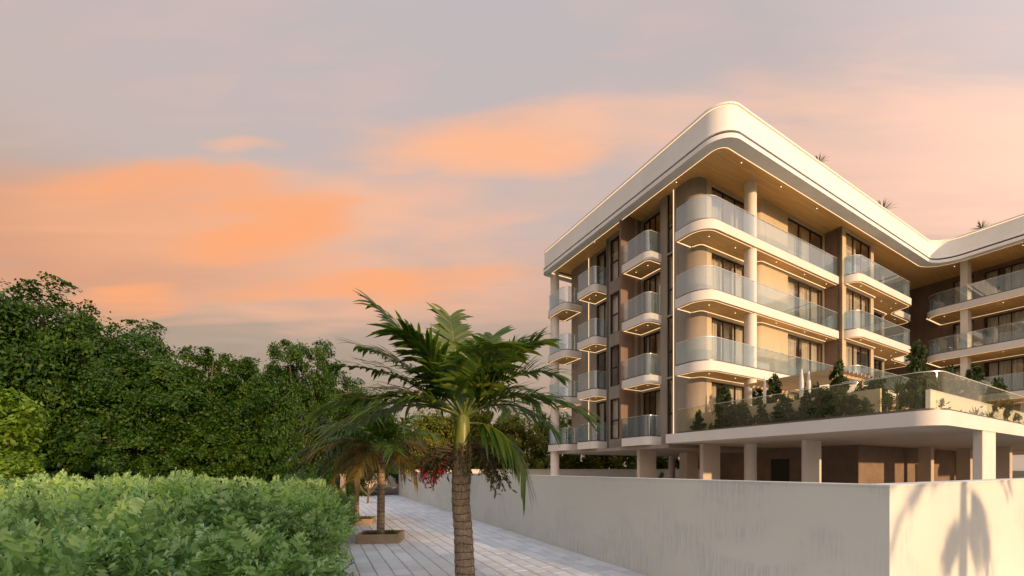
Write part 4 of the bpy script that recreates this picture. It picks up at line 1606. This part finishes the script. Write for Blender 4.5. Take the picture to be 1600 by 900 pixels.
CV = []
for i in range(3):
    cb = cone_blobs(1.0, 0.38, 300 + i) if i < 2 else blob_set(305, 0.42, 0.92, 0.02, 9)
    CV.append((crown_mesh('foliage', cb, 5200, 0.034, 310 + i, 'leaf_terrace', 0.3), MB().tube([(0, 0, -0.02), (0, 0, 0.75)], [0.03, 0.01], 6).mesh('stem', ['stem_brown'], 60)))
G = 'shrubs along the terrace balustrade'
cones = [
    (16.75, 12.35, 1.05, 1.0, 'small shrub in the back corner of the terrace glass beside the building'),
    (16.70, 11.05, 1.95, 0.85, 'conical dark shrub behind the terrace glass nearest the building corner'),
    (16.65, 10.30, 1.25, 1.15, 'shorter shrub right beside the first conical shrub on the terrace'),
    (16.60, 8.55, 1.15, 1.45, 'bushy dark shrub behind the terrace glass below the pergola'),
    (16.65, 7.78, 1.10, 1.2, 'small dark shrub between the two bushiest terrace shrubs'),
    (16.60, 7.00, 1.35, 1.4, 'largest bushy shrub pressed against the terrace glass'),
    (17.75, 7.25, 2.25, 0.68, 'upright shrub rising above the largest bushy terrace shrub'),
    (18.5, 9.95, 2.35, 0.8, 'conical shrub left of the pergola slats'),
    (18.5, 8.35, 1.95, 0.36, 'slim upright shrub right of the white parasols'),
    (18.4, 8.75, 1.80, 0.6, 'low dark shrub in front of the white parasols'),
    (20.0, 5.75, 2.80, 0.7, 'tall dense conical shrub behind the curved terrace corner'),
    (21.7, 5.75, 2.20, 0.6, 'slender conical shrub right of the curved terrace corner'),
    (23.2, 5.75, 2.40, 0.6, 'slender conical shrub in front of the square column of the second wing'),
    (26.3, 5.75, 2.75, 0.8, 'bright conical shrub on the sunlit side of the terrace'),
    (27.9, 5.65, 2.35, 0.8, 'dark shrub right of the bright conical shrub'),
    (29.4, 5.65, 2.55, 0.7, 'shrub at the right picture edge above the terrace glass'),
    (16.65, 9.40, 0.95, 1.3, 'low bushy shrub under the slim folded parasol behind the terrace glass'),
    (16.70, 6.25, 0.80, 1.3, 'low bushy shrub right of the largest terrace shrub, near the glass curve'),
    (24.7, 5.75, 2.0, 1.0, 'rounded shrub between square column and bright conical shrub'),
    (18.6, 10.7, 1.9, 1.0, 'rounded shrub behind the first conical terrace shrub'),
    (19.3, 6.9, 1.9, 0.9, 'rounded shrub behind the spiky terrace plant'),
]
for i, (u, v, h, wd_, lab) in enumerate(cones):
    x, y, z = B2W(u, v, LV[1])
    t = empty('terrace_shrub', (x, y, z), i * 1.1, (h * 0.5 * wd_ * 1.7, h * 0.5 * wd_ * 1.7, h))
    link('foliage', CV[i % 3][0], t)
    link('stem', CV[i % 3][1], t)
    tag(t, lab, 'shrub', G)


def spiky(seed, n, L, w):
    rg = random.Random(seed)
    S = []
    for i in range(n):
        a = rg.uniform(0, 6.28)
        e = rg.uniform(0.35, 1.4)
        d = np.array([cos(a) * cos(e), sin(a) * cos(e), sin(e)])
        s = np.cross(d, [0, 0, 1.0])
        s /= np.linalg.norm(s) + 1e-9
        l = L * rg.uniform(0.7, 1.1)
        sec = []
        for k in range(5):
            q = k / 4
            p = d * l * q - np.array([0, 0, 1]) * l * 0.35 * q * q * cos(e)
            ww = w * (0.4 + 1.6 * q) * (1 - q) + 0.001
            sec.append([p + s * ww, p - s * ww])
        S.append(sec)
    return strips_mesh('leaves', S, 'leaf_terrace')


SP = [spiky(41, 34, 0.62, 0.03), spiky(42, 40, 0.8, 0.03)]
for (u, v, z0, k, sc, lab) in [
    (16.45, 5.45, 3.95, 0, 0.9, 'spiky plant seen through the terrace glass left of its curve'),
    (19.0, 6.0, 4.7, 1, 1.0, 'spreading spiky plant above the terrace glass left of its curve'),
    (21.9, 4.75, 3.85, 0, 0.85, 'spiky plant behind the sunlit terrace glass right of its curve'),
    (24.4, 4.9, 3.95, 0, 0.9, 'spiky plant at the foot of the bright conical shrub'),
    (17.1, 9.4, 3.75, 0, 0.8, 'low spiky plant behind the terrace glass under the pergola'),
    (16.5, 6.2, 3.72, 0, 0.5, 'tiny spiky plant at the bottom of the terrace glass before its curve'),
]:
    x, y, _ = B2W(u, v)
    t = empty('spiky_plant', (x, y, LV[1]), u)
    MB().tube([(0, 0, 0), (0, 0, z0 - LV[1] + 0.05)], [0.04, 0.025], 7).obj('stem', 'stem_brown', t, 60)
    link('leaves', SP[k], t, (0, 0, z0 - LV[1]), 0, sc)
    tag(t, lab, 'plant', 'spiky plants on the terrace')

# ground cover at the foot of the terrace glass
rng = np.random.default_rng(77)
Pg = []
for (u0, u1, v0, v1, k) in ((16.25, 16.7, 4.9, 12.8, 520), (17.2, 34, 4.35, 4.8, 800)):
    n_ = k
    u = rng.uniform(u0, u1, n_)
    v = rng.uniform(v0, v1, n_)
    dens = np.sin(u * 3.1 + v * 2.3) + np.sin(v * 5.7 + u) > -0.1
    hgt = np.abs(rng.normal(size=n_)) * 0.13 + 0.02
    pp = np.stack([UX * u - UY * v, UY * u + UX * v, LV[1] + hgt], 1)[dens]
    Pg.append(pp)
Pg = np.concatenate(Pg)
gc = link('ground_cover', quads_mesh('ground_cover', leaf_quads(Pg, np.tile([0, 0, 1.0], (len(Pg), 1)), np.full(len(Pg), 0.055), rng, 0.5, 0.3), 'leaf_terrace'))
gc['kind'] = 'stuff'
gc['label'] = 'low leafy ground cover behind the terrace glass'

# pergola with slats
pg = empty('pergola', (B2W(20.0, 9.6)[0], B2W(20.0, 9.6)[1], LV[1]), ANG)
for (a, b) in ((-1.0, -1.6), (1.6, -1.6), (-1.0, 1.5), (1.6, 1.5)):
    MB().box(a - 0.05, a + 0.05, b - 0.05, b + 0.05, 0, 2.10).obj('post', 'pergola_wood', pg)
for a in (-1.6, 1.5):
    MB().box(-1.2, 1.8, a - 0.04, a + 0.04, 2.10, 2.22).obj('beam', 'pergola_wood', pg)
for i in range(9):
    a = -1.15 + i * 0.35
    MB().box(a - 0.045, a + 0.045, -1.85, 1.8, 2.222, 2.32).obj('slat', 'pergola_wood', pg)
tag(pg, 'timber slatted pergola on the terrace below the lowest long balcony', 'pergola')


def parasol(u, v, h, w, lab):
    x, y, _ = B2W(u, v)
    t = empty('folded_parasol', (x, y, LV[1]), ANG)
    MB().tube([(0, 0, 0), (0, 0, h)], 0.025, 8).obj('pole', 'rail_metal', t, 60)
    MB().tube([(0, 0, h - 1.25), (0, 0, h - 1.15), (0, 0, h - 0.5), (0, 0, h - 0.05), (0, 0, h)], [w * 0.7, w, w * 0.85, w * 0.35, 0.02], 9).obj('canopy', 'canvas', t)
    MB().tube([(0, 0, 0), (0, 0, 0.08)], [0.22, 0.2], 14).obj('base', 'shoe_metal', t, 60)
    tag(t, lab, 'parasol')


parasol(18.1, 10.1, 2.35, 0.07, 'slim folded white parasol left of the pergola')
parasol(18.3, 8.75, 2.40, 0.09, 'left one of the two folded white parasols in front of the pergola')
parasol(18.75, 8.70, 2.36, 0.09, 'right one of the two folded white parasols in front of the pergola')

# rooftop plants just behind the parapet
RP = spiky(61, 46, 1.0, 0.035)
for (u, v, h, sc, lab) in [
    (24.2, 10.75, 1.50, 0.6, 'tiny plant on the roof edge nearest the rounded corner'),
    (32.3, 10.9, 1.55, 0.95, 'small palm peeking over the middle of the roof edge'),
    (39.4, 8.3, 1.15, 0.7, 'small plant on the roof of the second wing by the inner corner'),
]:
    x, y, _ = B2W(u, v)
    t = empty('rooftop_plant', (x, y, 16.52), 0)
    MB().tube([(0, 0, 0), (0, 0, h)], [0.06, 0.04], 7).obj('stem', 'stem_brown', t, 60)
    link('leaves', RP, t, (0, 0, h), 0.3, sc)
    tag(t, lab, 'plant', 'plants on the roof')

# ------------------------------------------------------------------ out of view: palm casting the wall shadow, trees added for shade
# palm whose shadow falls on the sunlit face of the boundary wall
sh_t = 2.35
px_ = C0 + Vector((UX, UY)) * sh_t + Vector((SX, SY)) * 9.0
p4 = copy_tree(p1_)
p4.location = (px_.x, px_.y, 0.0)
p4.scale = (1.2, 1.2, 1.19)
p4.rotation_euler = (0, 0, ANG)
p4['label'] = 'palm beside the viewer whose shadow falls on the sunlit short wall'
# unseen trees added behind the viewer to keep path and shrubs in shade
perp = Vector((-SY, SX))
for i, (pp_, ss, h, w) in enumerate([(-26, 20, 11.5, 1.2), (-19, 21, 11.5, 1.1), (-12.5, 20, 11, 1.0), (-7, 21, 6.6, 0.85), (-3, 20, 6.4, 0.75), (0.6, 20, 7.2, 0.62), (3.0, 21.5, 7.2, 0.42)]):
    q = perp * pp_ + Vector((SX, SY)) * ss
    t = tree(TV[i % 4], q.x, q.y, h, w, i * 0.9)
    tag(t, 'unseen shade tree added behind the viewer, ' + ('first' if i == 0 else ORD[i]) + ' of the row counted from the left', 'tree', 'added shade trees behind the viewer')
